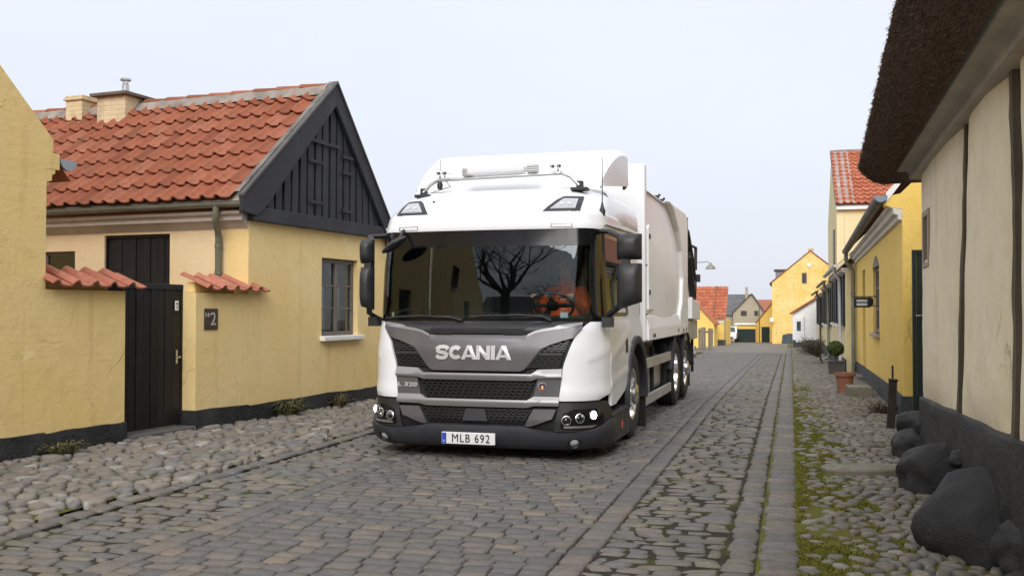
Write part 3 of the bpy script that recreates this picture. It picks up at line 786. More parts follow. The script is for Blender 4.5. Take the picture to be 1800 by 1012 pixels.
# half-round gutter with its downpipe
gp = []
for k in range(9):
    a = math.pi + math.pi*k/8; gp.append((.062*math.cos(a), .062*math.sin(a)))
prof = gp + [(x*.86, z*.86) for x, z in gp[::-1]]
mb = MB(); mb.prism([(GX0-.27+x, 2.815+z) for x, z in prof], 'y', -.10, 7.4)
sp_(mb, 'gutter', M['zinc'], smooth=40)
g2 = simple('green_grey_pipe', (.17, .17, .125), .55, .1, var=.2)
mb = MB(); mb.tube([(GX0-.27, .30, 2.80), (GX0-.27, .30, 2.66), (GX0-.25, .33, 2.58), (GX0-.10, .40, 2.46), (GX0-.075, .41, 2.38), (GX0-.075, .41, .05)], .043, 12)
mb.tube([(GX0-.075, .41, 2.30), (GX0-.075, .41, 2.26)], .05, 12); mb.tube([(GX0-.075, .41, 1.95), (GX0-.075, .41, 1.91)], .05, 12)
dp = mb.build('downpipe', g2, H2, smooth=40)
# roof planes
slope = Vector((AX-(GX0-.30), 0, AZ-2.86)); sl_len = slope.length
MB().add([(GX0-.28, -.06, 2.83), (AX, -.06, AZ-.04), (AX, 8, AZ-.04), (GX0-.28, 8, 2.83)], [(0, 1, 2, 3)]).build('roof', M['mortar'], H2)
MB().add([(GX1+.22, -.06, AZ-.04-RS*(GX1+.22-AX)), (AX, -.06, AZ-.04), (AX, 8, AZ-.04), (GX1+.22, 8, AZ-.04-RS*(GX1+.22-AX))], [(3, 2, 1, 0)]).build('roof', M['tile'], H2)
# tiles: across = -y of the house direction (towards the back), up = the slope
fr = frame((GX0-.30, 6.85, 2.852), (0, -1, 0), (slope.x, 0, slope.z))
tiled(H2, fr, 6.80, sl_len-.02, .227, .345, M['tile'], 300, heap='far_tiles', key=lambda s: -s[0]*1.0 - s[1]*.25)
mb = MB()
for k in range(17):
    y0 = .02+k*.41
    mb2 = MB(); vs = []; fs = []
    for j, yy in enumerate((y0, y0+.43)):
        rr = .105 if j == 0 else .118
        for a in range(9):
            t = math.pi*a/8; vs.append((AX-rr*math.cos(t)*1.05, yy, AZ-.005+rr*math.sin(t)*.62+(.0 if j == 0 else .012)))
    for a in range(8): fs.append((a, a+1, a+10, a+9))
    mb2.add(vs, fs).build('ridge_tile', M['tile'], H2, smooth=50)
rs_ = slope.normalized()
mb = MB()
mb.grid(lambda u, v: (AX-.02-rs_.x*(.05+.23*v)+.0, -.04+7.4*u, AZ+.085-rs_.z*(.05+.23*v)+.010*mnoise.noise(Vector((u*90, v*5, 0)))-(.05 if v > .95 else 0)), 120, 3)
mb.build('ridge_mortar', M['mortar'], H2, smooth=60)
mb = MB()
mb.grid(lambda u, v: (GX0-.30+slope.x*u, -.075+.075*v+.014*mnoise.noise(Vector((u*30, v*3, 2))), 2.90+slope.z*u+.045+.012*mnoise.noise(Vector((u*40, v*4, 5)))), 60, 3)
mb.build('verge_mortar', simple('verge_mortar', (.17, .155, .14), .95, bumps=.6, var=.4), H2, smooth=60, recalc=True)
# bargeboards, base board, boarding, hatches
def rk(x): return AZ + .02 - ((AZ-2.88)*abs(x-AX)/(AX-(GX0-.28)) if x < AX else RS*(x-AX))
mb = MB(); bw = .34
mb.prism([(GX0-.30, 2.70), (GX0+.02, 2.66), (GX0+.19, 2.78), (AX, AZ-.28), (AX, AZ+.06), (GX0-.30, 2.90)], 'y', -.125, -.07)
mb.build('bargeboard', M['wood_gable'], H2, bevel=.006)
mb = MB(); mb.prism([(GX1+.24, AZ+.06-RS*(GX1+.24-AX)-.22), (GX1-.02, AZ-.28-RS*(GX1-.02-AX)), (AX+.001, AZ-.28), (AX+.001, AZ+.06), (GX1+.24, AZ+.06-RS*(GX1+.24-AX))], 'y', -.124, -.071)
mb.build('bargeboard', M['wood_gable'], H2, bevel=.006)
mb = MB(); mb.prism([(GX0-.31, 2.92), (AX, AZ+.085), (GX1+.25, AZ+.085-RS*(GX1+.25-AX)), (GX1+.25, AZ+.05-RS*(GX1+.25-AX)), (AX, AZ+.05), (GX0-.31, 2.885)], 'y', -.15, -.06)
mb.build('verge_strip', M['zinc_dark'], H2)
MB().box(GX0-.03, GX1+.03, -.105, -.0, 2.60, 2.785).build('base_board', M['wood_gable'], H2, bevel=.008)
MB().prism([(GX0+.04, 2.66), (GX1-.02, 2.66), (AX, AZ-.1)], 'y', -.004, .3).build('gable_backing', M['room'], H2)
boards(H2, GX0+.12, GX1-.16, 2.78, lambda x: min(rk(x)-.16, AZ-.24), -.045, .196, M['wood_gable'], .055, .03, 'board', .006)
for hx0, hx1, zz in ((3.48, 3.78, (3.87, 3.56, 2.98)), (4.38, 4.66, (3.74, 3.50, 2.93))):
    for z in zz: MB().box(hx0, hx1+.02, -.095, -.072, z-.022, z+.022).build('hatch_ledge', M['wood_gable'], H2, bevel=.003, seg=1)
MB().box(3.48, 4.32, -.096, -.0735, 3.835, 3.875).build('hatch_ledge', M['wood_gable'], H2)
# chimneys behind the ridge
ch = MB(); ch.box(AX-.42, AX+.36, 3.42, 3.98, 4.3, 4.81); c_ = ch.build('chimney', M['brick_ch'], H2, bevel=.012)
zc = 4.81; MB().box(AX-.50, AX+.44, 3.34, 4.06, zc, zc+.05).build('cap', simple('chimney_cap', (.13, .105, .085), .8, var=.3, bumps=.4), c_, bevel=.01)
mb = MB(); mb.lathe([(.0, .04), (.085, .04), (.085, .08), (.055, .09), (.055, .18), (.045, .19), (.045, .24), (.085, .25), (.085, .275), (.02, .30), (0, .30)], 16, Matrix.Translation((AX-.3, 3.52, zc)))
mb.build('flue', M['steel'], c_, smooth=40)
ch = MB(); ch.box(AX-.30, AX+.24, 4.40, 4.74, 4.3, 4.83); ch.box(AX-.33, AX+.28, 4.37, 4.77, 4.83, 4.87); ch.box(AX-.31, AX+.25, 4.39, 4.75, 4.87, 4.91); ch.build('chimney', M['brick_ch'], H2, bevel=.008)

# dry weeds at the foot of the walls
def weed(name, label, x, y, z, n, h, spread, cols, seed, grp='weeds along the left wall'):
    rr = random.Random(seed); mb = MB()
    for _ in range(n):
        a = rr.uniform(0, 6.28); r0 = spread*.5*rr.random(); hh = h*rr.uniform(.35, 1); ln = spread*rr.uniform(.2, 1)
        bx, by = r0*math.cos(a), r0*math.sin(a); w = rr.uniform(.004, .009); px, py = -math.sin(a)*w, math.cos(a)*w
        p1 = (bx+math.cos(a)*ln*.5, by+math.sin(a)*ln*.5, hh*.8); p2 = (bx+math.cos(a)*ln, by+math.sin(a)*ln, hh*rr.uniform(.45, 1.05))
        mb.add([(bx-px, by-py, -.02), (bx+px, by+py, -.02), (p1[0]+px, p1[1]+py, p1[2]), (p1[0]-px, p1[1]-py, p1[2]), p2], [(0, 1, 2, 3), (3, 2, 4)])
        for _ in range(3):
            t = rr.random(); q = (p1[0]+(p2[0]-p1[0])*t, p1[1]+(p2[1]-p1[1])*t, p1[2]+(p2[2]-p1[2])*t); s = rr.uniform(.012, .026); b = rr.uniform(0, 6.28)
            mb.add([(q[0], q[1], q[2]), (q[0]+s*math.cos(b), q[1]+s*math.sin(b), q[2]+s*.5), (q[0]+s*math.cos(b+.9), q[1]+s*math.sin(b+.9), q[2]+s*.2)], [(0, 1, 2)])
    g = NG(name+'_leaf'); g.lk(g.ramp(g.rnd(), cols), g.b.inputs['Base Color']); g.set(Roughness=.85, Specular_IOR_Level=.2)
    t = thing(name, label, 'plant', (x, y, z), 0, grp); mb.build('foliage', g.m, t)
dry = [(0, (.07, .07, .035)), (.35, (.13, .11, .055)), (.7, (.10, .12, .045)), (1, (.22, .18, .10))]
weed('weed', 'low dry weed at the foot of the near yellow wall, left of the gate', -6.87, 8.13, .05, 170, .13, .22, dry, 1)
weed('weed', 'bushy dry weed with tall stalks below the gable wall, left of the window', -6.55, 12.05, .05, 240, .24, .30, dry, 2)
weed('weed', 'small brown weed at the plinth straight below the gable window', -6.40, 13.35, .05, 130, .20, .20, [(0, (.08, .06, .04)), (.5, (.15, .11, .06)), (1, (.10, .11, .05))], 3)
# ------------------------------------------------------------------ right side of the street
# old white house with a thatched roof; local x runs towards the camera, y into the house
WH = thing('thatched_house', 'old whitewashed timber framed house with a dark thatched roof at the right edge', 'house', (1.3, 10.75, 0), -90.9)
def bulge(x, z): return .035*mnoise.noise(Vector((x*.55, z*.8, 4)))+.012*mnoise.noise(Vector((x*2.2, z*2.4, 9)))+.004*mnoise.noise(Vector((x*7, z*7, 1)))
def lean(xs, z): return xs + .20*(z-1.4)*(1 if abs(xs-2.68) < .5 else .25) + .05*math.sin(z*2.1+xs) + .012*math.sin(z*6+xs*3)
PZ0, PZ1 = .50, 2.86
def pl_t(x): return .555+.034*x+.014*mnoise.noise(Vector((x*1.6, 0, 2)))
slit = (.52, .98, 1.88, 2.36)
def panel(xa, xb, hole=None, fa=True, fb=True):
    """one bulging limewashed panel between two timbers, its edges rounded back"""
    mb = MB(); nu = max(6, int((xb-xa)/.07)); nv = 34
    vs = []; keep = []
    for j in range(nv+1):
        z = PZ0+(PZ1-PZ0)*j/nv
        la = lean(xa, z) if fa else xa; lb = lean(xb, z) if fb else xb
        for i in range(nu+1):
            u = i/nu; x = la+(lb-la)*u; e = min(u, 1-u)*(xb-xa)
            ed = .0
            if fa and u < .5 or fb and u >= .5: ed = .045*math.exp(-(e/.05)**1.4)
            zb = pl_t(x)+.012; zz = zb+(PZ1-zb)*j/nv; k_ = min(1, (j/nv)/.10)**.7
            vs.append((x, -.015 + (ed - bulge(x, zz)*.6 - .045*math.sin(math.pi*u)**.7)*(k_ if ed < .01 else 1), zz))
    fs = []
    for j in range(nv):
        for i in range(nu):
            a = j*(nu+1)+i; zc = PZ0+(PZ1-PZ0)*(j+.5)/nv; xc = (vs[a][0]+vs[a+1][0])/2
            if hole and hole[0] < xc < hole[1] and hole[2] < zc < hole[3]: continue
            fs.append((a, a+1, a+nu+2, a+nu+1))
    mb.add(vs, fs)
    return mb.build('plaster_panel', M['plaster_white'], WH, smooth=70)
studs = [2.68, 4.66, 6.7, 8.8]
panel(.0, studs[0]-.085, slit, False, True)
for a, b in zip(studs[:-1], studs[1:]): panel(a+.08, b-.085)
for xs in studs:
    mb = MB(); vs = []; fs = []
    for j in range(25):
        z = PZ0-.02+(PZ1-PZ0)*j/24; x = lean(xs, z)
        for dx, dy in ((-.085, .066), (-.036-.018*mnoise.noise(Vector((z*3, xs, 1))), -.034), (.032+.018*mnoise.noise(Vector((z*3, xs, 5))), -.030), (.085, .066)): vs.append((x+dx, dy+.006*mnoise.noise(Vector((z*6, dx*20, xs))), z))
    for j in range(24):
        for i in range(3): fs.append((j*4+i, j*4+i+1, j*4+i+5, j*4+i+4))
    mb.add(vs, fs); mb.build('timber_stud', M['stud'], WH, smooth=40)
mb = MB(); mb.box(.0, 12, .10, .30, -.1, 2.86); mb.box(.002, .30, .30, 5, -.1, 2.86); mb.build('wall', M['plaster_white'], WH)
# the narrow vent slit in the first panel
mb = MB(); x0, x1, z0, z1 = slit
mb.box(x0-.02, x0+.06, -.07, .06, z0-.03, z1+.03); mb.box(x1-.05, x1+.03, -.07, .06, z0-.03, z1+.03); mb.box(x0+.06, x1-.05, -.07, .06, z1-.03, z1+.03); mb.box(x0+.06, x1-.05, -.07, .06, z0-.03, z0+.02)
f_ = mb.build('window', simple('raw_reveal', (.40, .33, .27), .8, bumps=.3), WH, bevel=.008)
MB().box(x0+.055, x1-.045, -.005, .05, z0+.015, z1-.02).build('shutter_board', M['wood_grey'], f_)
MB().box(x0+.26, x0+.29, -.03, .0, z0+.0, z1-.02).build('bar', M['iron'], f_)
# battered tarred plinth
mb = MB()
def pl_y(x, v): return -.055-.03*(1-v)-.018*mnoise.noise(Vector((x*1.3, v*2, 7)))-.006*mnoise.noise(Vector((x*8, v*9, 7)))
def pl_p(u, v):
    x = 8*u-.03
    if v > .9: return (x, -.0, pl_t(x)+.03)
    if v > .8: return (x, -.045, pl_t(x)+.018)
    return (x, pl_y(x, v/.8), -.1+(pl_t(x)+.1)*v/.8)
mb.grid(pl_p, 100, 10)
mb.grid(lambda u, v: (-.03, pl_y(0, v)+u*4, -.1+v*.655), 4, 6, flip=True)
mb.build('plinth', M['tar'], WH, smooth=50)
# boxed eaves: soffit and moulding
mb = MB()
mb.prism([(.0, 2.79), (-.115, 2.795), (-.12, 2.85), (-.145, 2.875), (-.24, 2.88), (-.27, 2.93), (-.27, 3.05), (.05, 3.05), (.05, 2.79)], 'x', -.16, 12)
mb.build('eaves_board', M['soffit'], WH, bevel=.008)
# thatch: a thick coat whose cut edge faces down into the street
g = NG('thatch'); p = g.pos(); a = g.noise(4, 6, .65, p); b = g.noise(1, 5, .6, g.pos((9, 90, 90))); c3 = g.noise(120, 3, .6, p)
c = g.mix(g.rng(b, .3, .7), (.055, .037, .030), (.20, .135, .10)); c = g.mix(g.rng(a, .45, .75, 0, .6), c, (.085, .066, .038)); c = g.mix(g.rng(c3, .5, .8, 0, .6), c, (.20, .14, .105))
g.lk(c, g.b.inputs['Base Color']); g.set(Roughness=.95, Specular_IOR_Level=.12); g.bump(g.math('ADD', c3, b), 1.0, .02); M['thatch'] = g.m
def lip(x): return (-.60-.004*x, 2.985+.062*max(0, x+.5))          # outer top edge (y, z) at x, rising towards the camera
def inn(x): return (-.29, 2.80+.012*max(0, x))
X_END = -.52
def thatch_pt(u, v):
    x = X_END+12.5*u
    ly, lz_ = lip(x); iy, iz = inn(x)
    if v <= .5:                                        # cut face, from inner edge out to the lip
        t = v/.5; y = iy+(ly-iy)*t; z = iz+(lz_-iz)*t - .05*math.sin(math.pi*t)
        amp = .013
    else:                                              # upper slope
        t = (v-.5)/.5; s = t**1.2*3.6; y = ly+s*math.cos(R(49)); z = lz_+s*math.sin(R(49))+.02*math.sin(t*3)
        amp = .03
    n1 = mnoise.noise(Vector((x*16, v*9, 1))); n2 = mnoise.noise(Vector((x*50, v*26, 3)))
    return (x + (.03*mnoise.noise(Vector((v*14, x*2, 8))) if u < .02 else 0), y-amp*n1*.7-.010*n2, z+amp*n1+.012*n2)
mb = MB(); mb.grid(thatch_pt, 420, 44, flip=True)
ring = [thatch_pt(0, v/44) for v in range(45)]
nb = len(mb.v); cy_ = (.9, 3.6)
mb.add(ring+[(X_END-.02, 2.2, 2.85)], [(i, i+1, 45) for i in range(44)])
mb.build('thatch', M['thatch'], WH, smooth=75)
rr = random.Random(11); mb = MB()
for _ in range(26000):                                 # straw ends sticking out of the cut face
    u = rr.random()**1.35*.62; v = rr.random()**.8*.52; px, py, pz = thatch_pt(u, v)
    ln = rr.uniform(.006, .024); w = rr.uniform(.0016, .0034)
    d = Vector((rr.gauss(0, .28), -.72+rr.gauss(0, .25), -.55+rr.gauss(0, .25))).normalized()*ln
    q = Vector((px, py, pz)); s = Vector((rr.uniform(-1, 1), rr.uniform(-.6, .6), rr.uniform(-.6, .6))).normalized()*w
    mb.add([q-s, q+s, q+d+s*.6, q+d-s*.6], [(0, 1, 2, 3)])
g = NG('straw_ends'); g.lk(g.ramp(g.rnd(), [(0, (.04, .027, .022)), (.4, (.14, .094, .07)), (.8, (.23, .16, .12)), (1, (.34, .26, .20))]), g.b.inputs['Base Color']); g.set(Roughness=.9, Specular_IOR_Level=.15)
o = mb.build('straw_ends', g.m, WH); o['kind'] = 'stuff'

# tarred boulders propped along its foot
def boulder(label, x, y, z, sx, sy, sz, seed, rz=0):
    bm = bmesh.new(); bmesh.ops.create_icosphere(bm, subdivisions=4, radius=1)
    o_ = Vector((seed*3.7, seed*1.3, seed*2.1))
    for v in bm.verts:
        n = v.co.normalized(); k = 1+.24*mnoise.noise(n*1.1+o_)+.11*mnoise.noise(n*2.6+o_)+.03*mnoise.noise(n*6+o_)+.012*mnoise.noise(n*15+o_)
        c = n*k; c.z = c.z*(1-.18*max(0, c.z)); v.co = Vector((c.x*sx, c.y*sy, c.z*sz))
    me = bpy.data.meshes.new('boulder'); bm.to_mesh(me); bm.free(); me.polygons.foreach_set('use_smooth', [True]*len(me.polygons))
    o = link('boulder', me, M['boulder'], None, (x, y, z)); o.rotation_euler = (0, 0, R(rz)); clean(o, label, 'boulder', 'tarred boulders along the white house')
boulder('black tarred boulder resting high against the far corner of the white house', 1.35, 11.25, .25, .27, .30, .19, 1)
boulder('low flat black boulder on the cobbles just below the corner boulder', 1.17, 10.75, .07, .22, .34, .20, 2)
boulder('rounded black boulder beside the plinth, in front of the low flat one', 1.19, 8.75, .11, .34, .38, .33, 3)
boulder('small knobbly black boulder squeezed between the two big rounded ones', 1.14, 7.75, .03, .16, .28, .17, 4)
boulder('largest black tarred boulder, leaning on the white house plinth', 1.35, 6.75, .07, .52, .58, .49, 5)
boulder('lumpy black boulder in front of the largest one, at the right picture edge', 1.26, 5.95, .14, .20, .32, .20, 6)
boulder('black boulder nearest the camera, cut off by the bottom right corner', 1.21, 5.45, -.03, .24, .34, .20, 7)
boulder('small black stone on the plinth above the largest boulder', 1.22, 7.95, .36, .10, .15, .08, 8)
boulder('fist sized black stone wedged between corner boulder and white house', 1.26, 10.7, .26, .07, .12, .12, 9)
slab = MB(); sp = [(.40*math.cos(t)*(1+.08*math.sin(3*t+1)), .20*math.sin(t)*(1+.1*math.cos(2*t))) for t in [k*2*math.pi/22 for k in range(22)]]
slab.prism(sp, 'z', -.05, .035); o = slab.build('flat_stone', stone_mat('slab_stone', [(0, (.16, .145, .12)), (1, (.2, .18, .14))], .9), None, bevel=.02, recalc=True); o.location = (.63, 9.55, .0); o.rotation_euler = (R(2), R(-3), R(-3))
clean(o, 'flat worn millstone slab lying in the mossy cobbles in front of the boulders', 'stone')

# leaning iron post, gate between the houses
o = thing('post', 'short dark rusty post leaning in the cobbles before the yellow corner', 'post', (1.17, 12.95, -.02), 0)
mb = MB(); mb.prism([(-.045, -.05), (.045, -.05), (.05, .03), (0, .055), (-.05, .03)], 'z', -.05, .60); p_ = mb.build('shaft', simple('rusty_iron', (.035, .026, .022), .7, .2, bumps=.6, var=.5), o, bevel=.008)
MB().box(-.055, .055, -.06, .06, .60, .63).build('cap', M['iron'], o, bevel=.01); o.rotation_euler = (0, R(3), 0)
o = thing('gate', 'dark green board gate closing the gap between yellow and white house', 'gate', (1.50, 13.55, 0), 0)
boards(o, .045, 1.30, .05, lambda x: 2.16, 0, .125, M['wood_green'], .008, .03, alt=.006)
MB().box(-.002, .043, -.02, .06, -.02, 2.22).build('post', M['wood_green'], o, bevel=.004); MB().box(.043, 1.32, -.012, .05, 2.16, 2.22).build('top_rail', M['wood_green'], o, bevel=.004)
mb = MB(); mb.tube([(.10, -.0, 1.38), (.10, -.06, 1.38), (.03, -.065, 1.38)], .010, 8); mb.build('handle', M['steel'], o, smooth=40)

# the deep yellow house: local x runs towards the camera (0 at its near corner)
YH = thing('yellow_house', 'bright yellow house with grey gutter, arched window and grey plinth', 'house', (1.45, 14.2, 0), -90.9)
LEN = 13.0
def base(x): return -.016*max(0, -x-1.8)
mb = MB(); wall(mb, -LEN, 0, -.25, 2.78, [(-6.25, -4.55, 1.02, 2.28), (-10.05, -9.05, -.05, 2.36)], 0, .32)
mb.build('wall', M['plaster_right'], YH, weld=True)
mb = MB()                                              # gable wall facing the camera, with its kneeler
mb.prism([(.002, -.1), (6.2, -.1), (6.2, 3.0), (3.1, 6.1), (-.02, 3.02), (-.22, 2.98), (-.22, 2.86), (.002, 2.80)], 'x', -.30, .004)
o = mb.build('gable_wall', M['plaster_right'], YH, bevel=.01)
mb = MB(); mb.prism([(-.20, 2.90), (-.20, 3.04), (.02, 3.27), (.3, 3.56), (.3, 3.49), (.02, 3.20)], 'x', -.06, .02); mb.build('verge_board', M['white_trim'], YH)
vs_ = []; mb = MB()
mb.grid(lambda u, v: (-LEN*u+.012, -.035-.012*(1-v), -.3*u-.12+(.30+.12+base(-LEN*u)+.3*u)*v), 30, 3)
mb.grid(lambda u, v: (-LEN*u+.012, -.035+.045*v, .30+base(-LEN*u)), 30, 1)
mb.box(.006, .03, -.035, 6, -.1, .30); mb.build('plinth', M['tar_grey'], YH)
mb = MB(); mb.prism([(.0, 2.66), (-.05, 2.67), (-.055, 2.73), (-.11, 2.75), (-.12, 2.82), (-.17, 2.84), (-.17, 2.89), (.2, 2.89), (.2, 2.66)], 'x', -LEN, -.0); mb.build('cornice', M['dull_trim'], YH, bevel=.005)
mb = MB(); mb.prism([(-.27+.085*math.cos(a), 2.99+.085*math.sin(a)) for a in [math.pi+math.pi*k/10 for k in range(11)]]+[(-.27+.07*math.cos(a), 2.99+.07*math.sin(a)) for a in [2*math.pi-math.pi*k/10 for k in range(11)]], 'x', -LEN-.05, .06)
gu = mb.build('gutter', M['zinc_dark'], YH, smooth=40)
mb = MB(); mb.prism([(-.27+.086*math.cos(a), 2.99+.086*math.sin(a)) for a in [math.pi+math.pi*k/10 for k in range(11)]], 'x', .06, .066); mb.build('end_cap', simple('blue_grey_cap', (.20, .26, .32), .4, .3), gu)
MB().add([(.02, -.24, 2.98), (-LEN, -.24, 2.98), (-LEN, 3.1, 6.2), (.02, 3.1, 6.2)], [(0, 1, 2, 3)]).build('roof', M['tile'], YH)
MB().add([(.02, 6.5, 2.9), (-LEN, 6.5, 2.9), (-LEN, 3.1, 6.2), (.02, 3.1, 6.2)], [(3, 2, 1, 0)]).build('roof', M['tile'], YH)
mb = MB(); mb.tube([(-LEN+.28, -.27, 2.93), (-LEN+.28, -.27, 2.78), (-LEN+.28, -.24, 2.66), (-LEN+.28, -.13, 2.52), (-LEN+.28, -.10, 2.44), (-LEN+.28, -.10, -.15)], .052, 12)
mb.tube([(-LEN+.28, -.10, 1.9), (-LEN+.28, -.10, 1.84)], .062, 12); mb.build('downpipe', M['zinc'], YH, smooth=40)
# arched window: a tall frame with a bowed head and a sandstone sill
aw = MB(); fx0, fx1, fz0, fz1 = -6.25, -4.55, 1.02, 2.28
arch = [(fx0+(fx1-fx0)*k/12, fz1-.02+.20*math.sin(math.pi*k/12)) for k in range(13)]
aw.prism([(fx0+.02, fz0+.01)]+[(fx0+.02, fz0+.08), (fx1-.02, fz0+.08), (fx1-.02, fz0+.01)], 'y', .05, .11)
for xx in (fx0+.012, fx0+.44, fx0+.85, fx0+1.26, fx1-.072): aw.box(xx, xx+.06, .052, .108, fz0+.08, fz1-.08)
for zz in (1.45, 1.85, fz1-.085): aw.box(fx0+.012, fx1-.012, .058, .104, zz, zz+.04)
w_ = aw.build('window', M['frame_brown'], YH)
MB().prism(arch[::-1]+[(fx0, fz1-.03), (fx1, fz1-.03)], 'y', -.012, .0).build('arch_head', M['wood_grey'], w_)
MB().add([(fx0, .085, fz0), (fx1, .085, fz0), (fx1, .085, fz1), (fx0, .085, fz1)], [(0, 1, 2, 3)]).build('pane', M['pane'], w_)
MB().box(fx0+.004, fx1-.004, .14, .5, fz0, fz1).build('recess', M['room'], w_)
MB().box(fx0-.05, fx1+.06, -.075, .06, fz0-.07, fz0).build('sill', simple('sandstone_sill', (.42, .32, .27), .8, var=.2, bumps=.3), w_, bevel=.012)
d_ = MB(); d_.box(-10.04, -9.06, .10, .16, -.1, 2.35); dr = d_.build('door', M['wood_brown'], YH)
MB().box(-9.30, -9.22, .04, .10, .95, 1.15).build('handle', M['iron'], dr)
MB().box(-10.1, -9.0, -.16, .2, -.3, -.02).build('doorstep', M['kerb'], YH, bevel=.02)
mb = MB(); mb.box(-1.72, -1.60, -.022, .0, .30, .62); mb.build('vent', M['iron'], YH)
mb = MB(); mb.box(.008, .10, 1.0, 1.25, 2.45, 2.75); mb.build('lamp_box', M['iron'], YH, bevel=.01)
# hanging sign
hs = thing('hanging_sign', 'small dark hanging sign with two pale lines on an iron bracket', 'sign', (1.53, 19.4, 0), -0.9)
sb = MB().box(-.40, -.115, -.018, .018, 1.50, 1.685).build('board', M['iron'], hs, bevel=.006)
mb = MB(); mb.box(-.352, -.165, -.021, -.0185, 1.605, 1.645); mb.box(-.352, -.165, -.021, -.0185, 1.535, 1.58); mb.build('pale_lines', simple('sign_pale', (.62, .62, .60), .6), sb)
mb = MB(); mb.tube([(-.42, 0, 1.70), (.0, 0, 1.70)], .010, 8); mb.tube([(-.11, 0, 1.53), (.0, 0, 1.53)], .010, 8); mb.prism([(-.115, 1.50), (-.06, 1.56), (-.06, 1.66), (-.115, 1.70)], 'y', -.012, .012); mb.build('bracket', M['iron'], hs)

# stone block, terracotta pot, planter with a clipped ball, dry shrub
o = MB().box(-.19, .19, -.30, .30, -.06, .17).build('stone_block', stone_mat('block_stone', [(0, (.22, .20, .15)), (1, (.27, .24, .18))], .8), None, bevel=.02); o.location = (1.13, 18.2, -.03); o.rotation_euler = (0, 0, R(4)); clean(o, 'squat grey stone block beside the terracotta pot', 'stone')
terra = simple('terracotta', (.30, .125, .075), .85, var=.22, bumps=.25); soilm = simple('pot_soil', (.05, .04, .03), .95, bumps=.8)
pt = thing('flower_pot', 'terracotta flower pot without a plant beside the stone block', 'pot', (.95, 19.2, -.06))
mb = MB(); mb.lathe([(0, 0), (.125, 0), (.16, .30), (.185, .30), (.19, .36), (.165, .36), (.155, .30), (0, .29)], 28); mb.build('body', terra, pt, smooth=35)
MB().disc(.158, 24, None, .315).build('soil', soilm, pt)
def leaf_ball(r, n, size, seed, squash=1.0, shell=.55, cz=0.0):
    rr = random.Random(seed); mb = MB()
    for _ in range(n):
        d = Vector((rr.gauss(0, 1), rr.gauss(0, 1), rr.gauss(0, 1))).normalized(); q = d*r*(shell+(1-shell)*rr.random()**.45)*(1+.10*mnoise.noise(d*3+Vector((seed, 0, 0))))
        q.z *= squash; s = size*rr.uniform(.6, 1.3); a = Vector((rr.gauss(0, 1), rr.gauss(0, 1), rr.gauss(0, 1))).normalized(); b = d.cross(a).normalized(); c = (d+a*.8).normalized()
        q.z += cz; mb.add([q-b*s*.4, q+c*s*.5, q+b*s*.4, q-c*s*.5+d*s*.2], [(0, 1, 2, 3)])
    return mb
def leaf_mat(name, stops):
    g = NG(name); g.lk(g.ramp(g.rnd(), stops), g.b.inputs['Base Color']); g.set(Roughness=.65, Specular_IOR_Level=.3); return g.m
tp = thing('potted_shrub', 'clipped round green box shrub standing in a dark planter by the wall', 'plant', (1.10, 26.6, gz(26.6)))
mb = MB(); mb.prism([(-.17, 0), (.17, 0), (.19, .30), (-.19, .30)], 'y', -.17, .17); mb.box(-.21, .21, -.19, .19, .29, .33); mb.build('planter', simple('dark_planter', (.075, .065, .06), .8, var=.3, bumps=.3), tp, bevel=.01)
mb = MB(); mb.tube([(0, 0, .28), (.01, 0, .45), (0, .01, .66)], .022, 8); mb.build('stem', M['timber'], tp)
leaf_ball(.205, 2600, .045, 5, .93, .55, .64).build('foliage', leaf_mat('box_leaf', [(0, (.035, .06, .018)), (.5, (.075, .105, .03)), (1, (.12, .15, .05))]), tp)
bs = thing('dry_shrub', 'bare brown shrub leaning over the pavement beside the cream houses', 'shrub', (.98, 34.0, gz(34)))
rr = random.Random(21); mb = MB(); lf = MB()
mb.tube([(0, 0, 0), (-.06, 0, .22), (-.15, .05, .42)], [.035, .03, .022], 7)
for _ in range(170):
    st = Vector((-.08-.1*rr.random(), rr.gauss(0, .04), .2+.22*rr.random())); e = st+Vector((rr.uniform(-.72, .22), rr.gauss(0, .28), rr.uniform(.0, .52))); m_ = (st+e)/2+Vector((0, 0, .08*rr.random()))
    mb.tube([st, m_, e], [.010, .007, .004], 4, cap=False)
    for _ in range(9):
        q = m_+(e-m_)*rr.random()+Vector((rr.gauss(0, .02), rr.gauss(0, .02), rr.gauss(0, .02))); s = rr.uniform(.02, .05); a = Vector((rr.gauss(0, 1), rr.gauss(0, 1), rr.gauss(0, 1))).normalized(); b = a.orthogonal().normalized()
        lf.add([q, q+a*s, q+b*s*.5], [(0, 1, 2)])
mb.build('stem', M['timber'], bs); lf.build('foliage', leaf_mat('dry_leaf', [(0, (.05, .04, .025)), (.6, (.11, .085, .05)), (1, (.09, .10, .04))]), bs)
weed('weed', 'thin straggly bush at the grey plinth of the bright yellow house', 1.28, 14.9, -.02, 160, .22, .34, [(0, (.07, .055, .04)), (.6, (.15, .12, .08)), (1, (.10, .09, .05))], 8, 'weeds along the right wall')

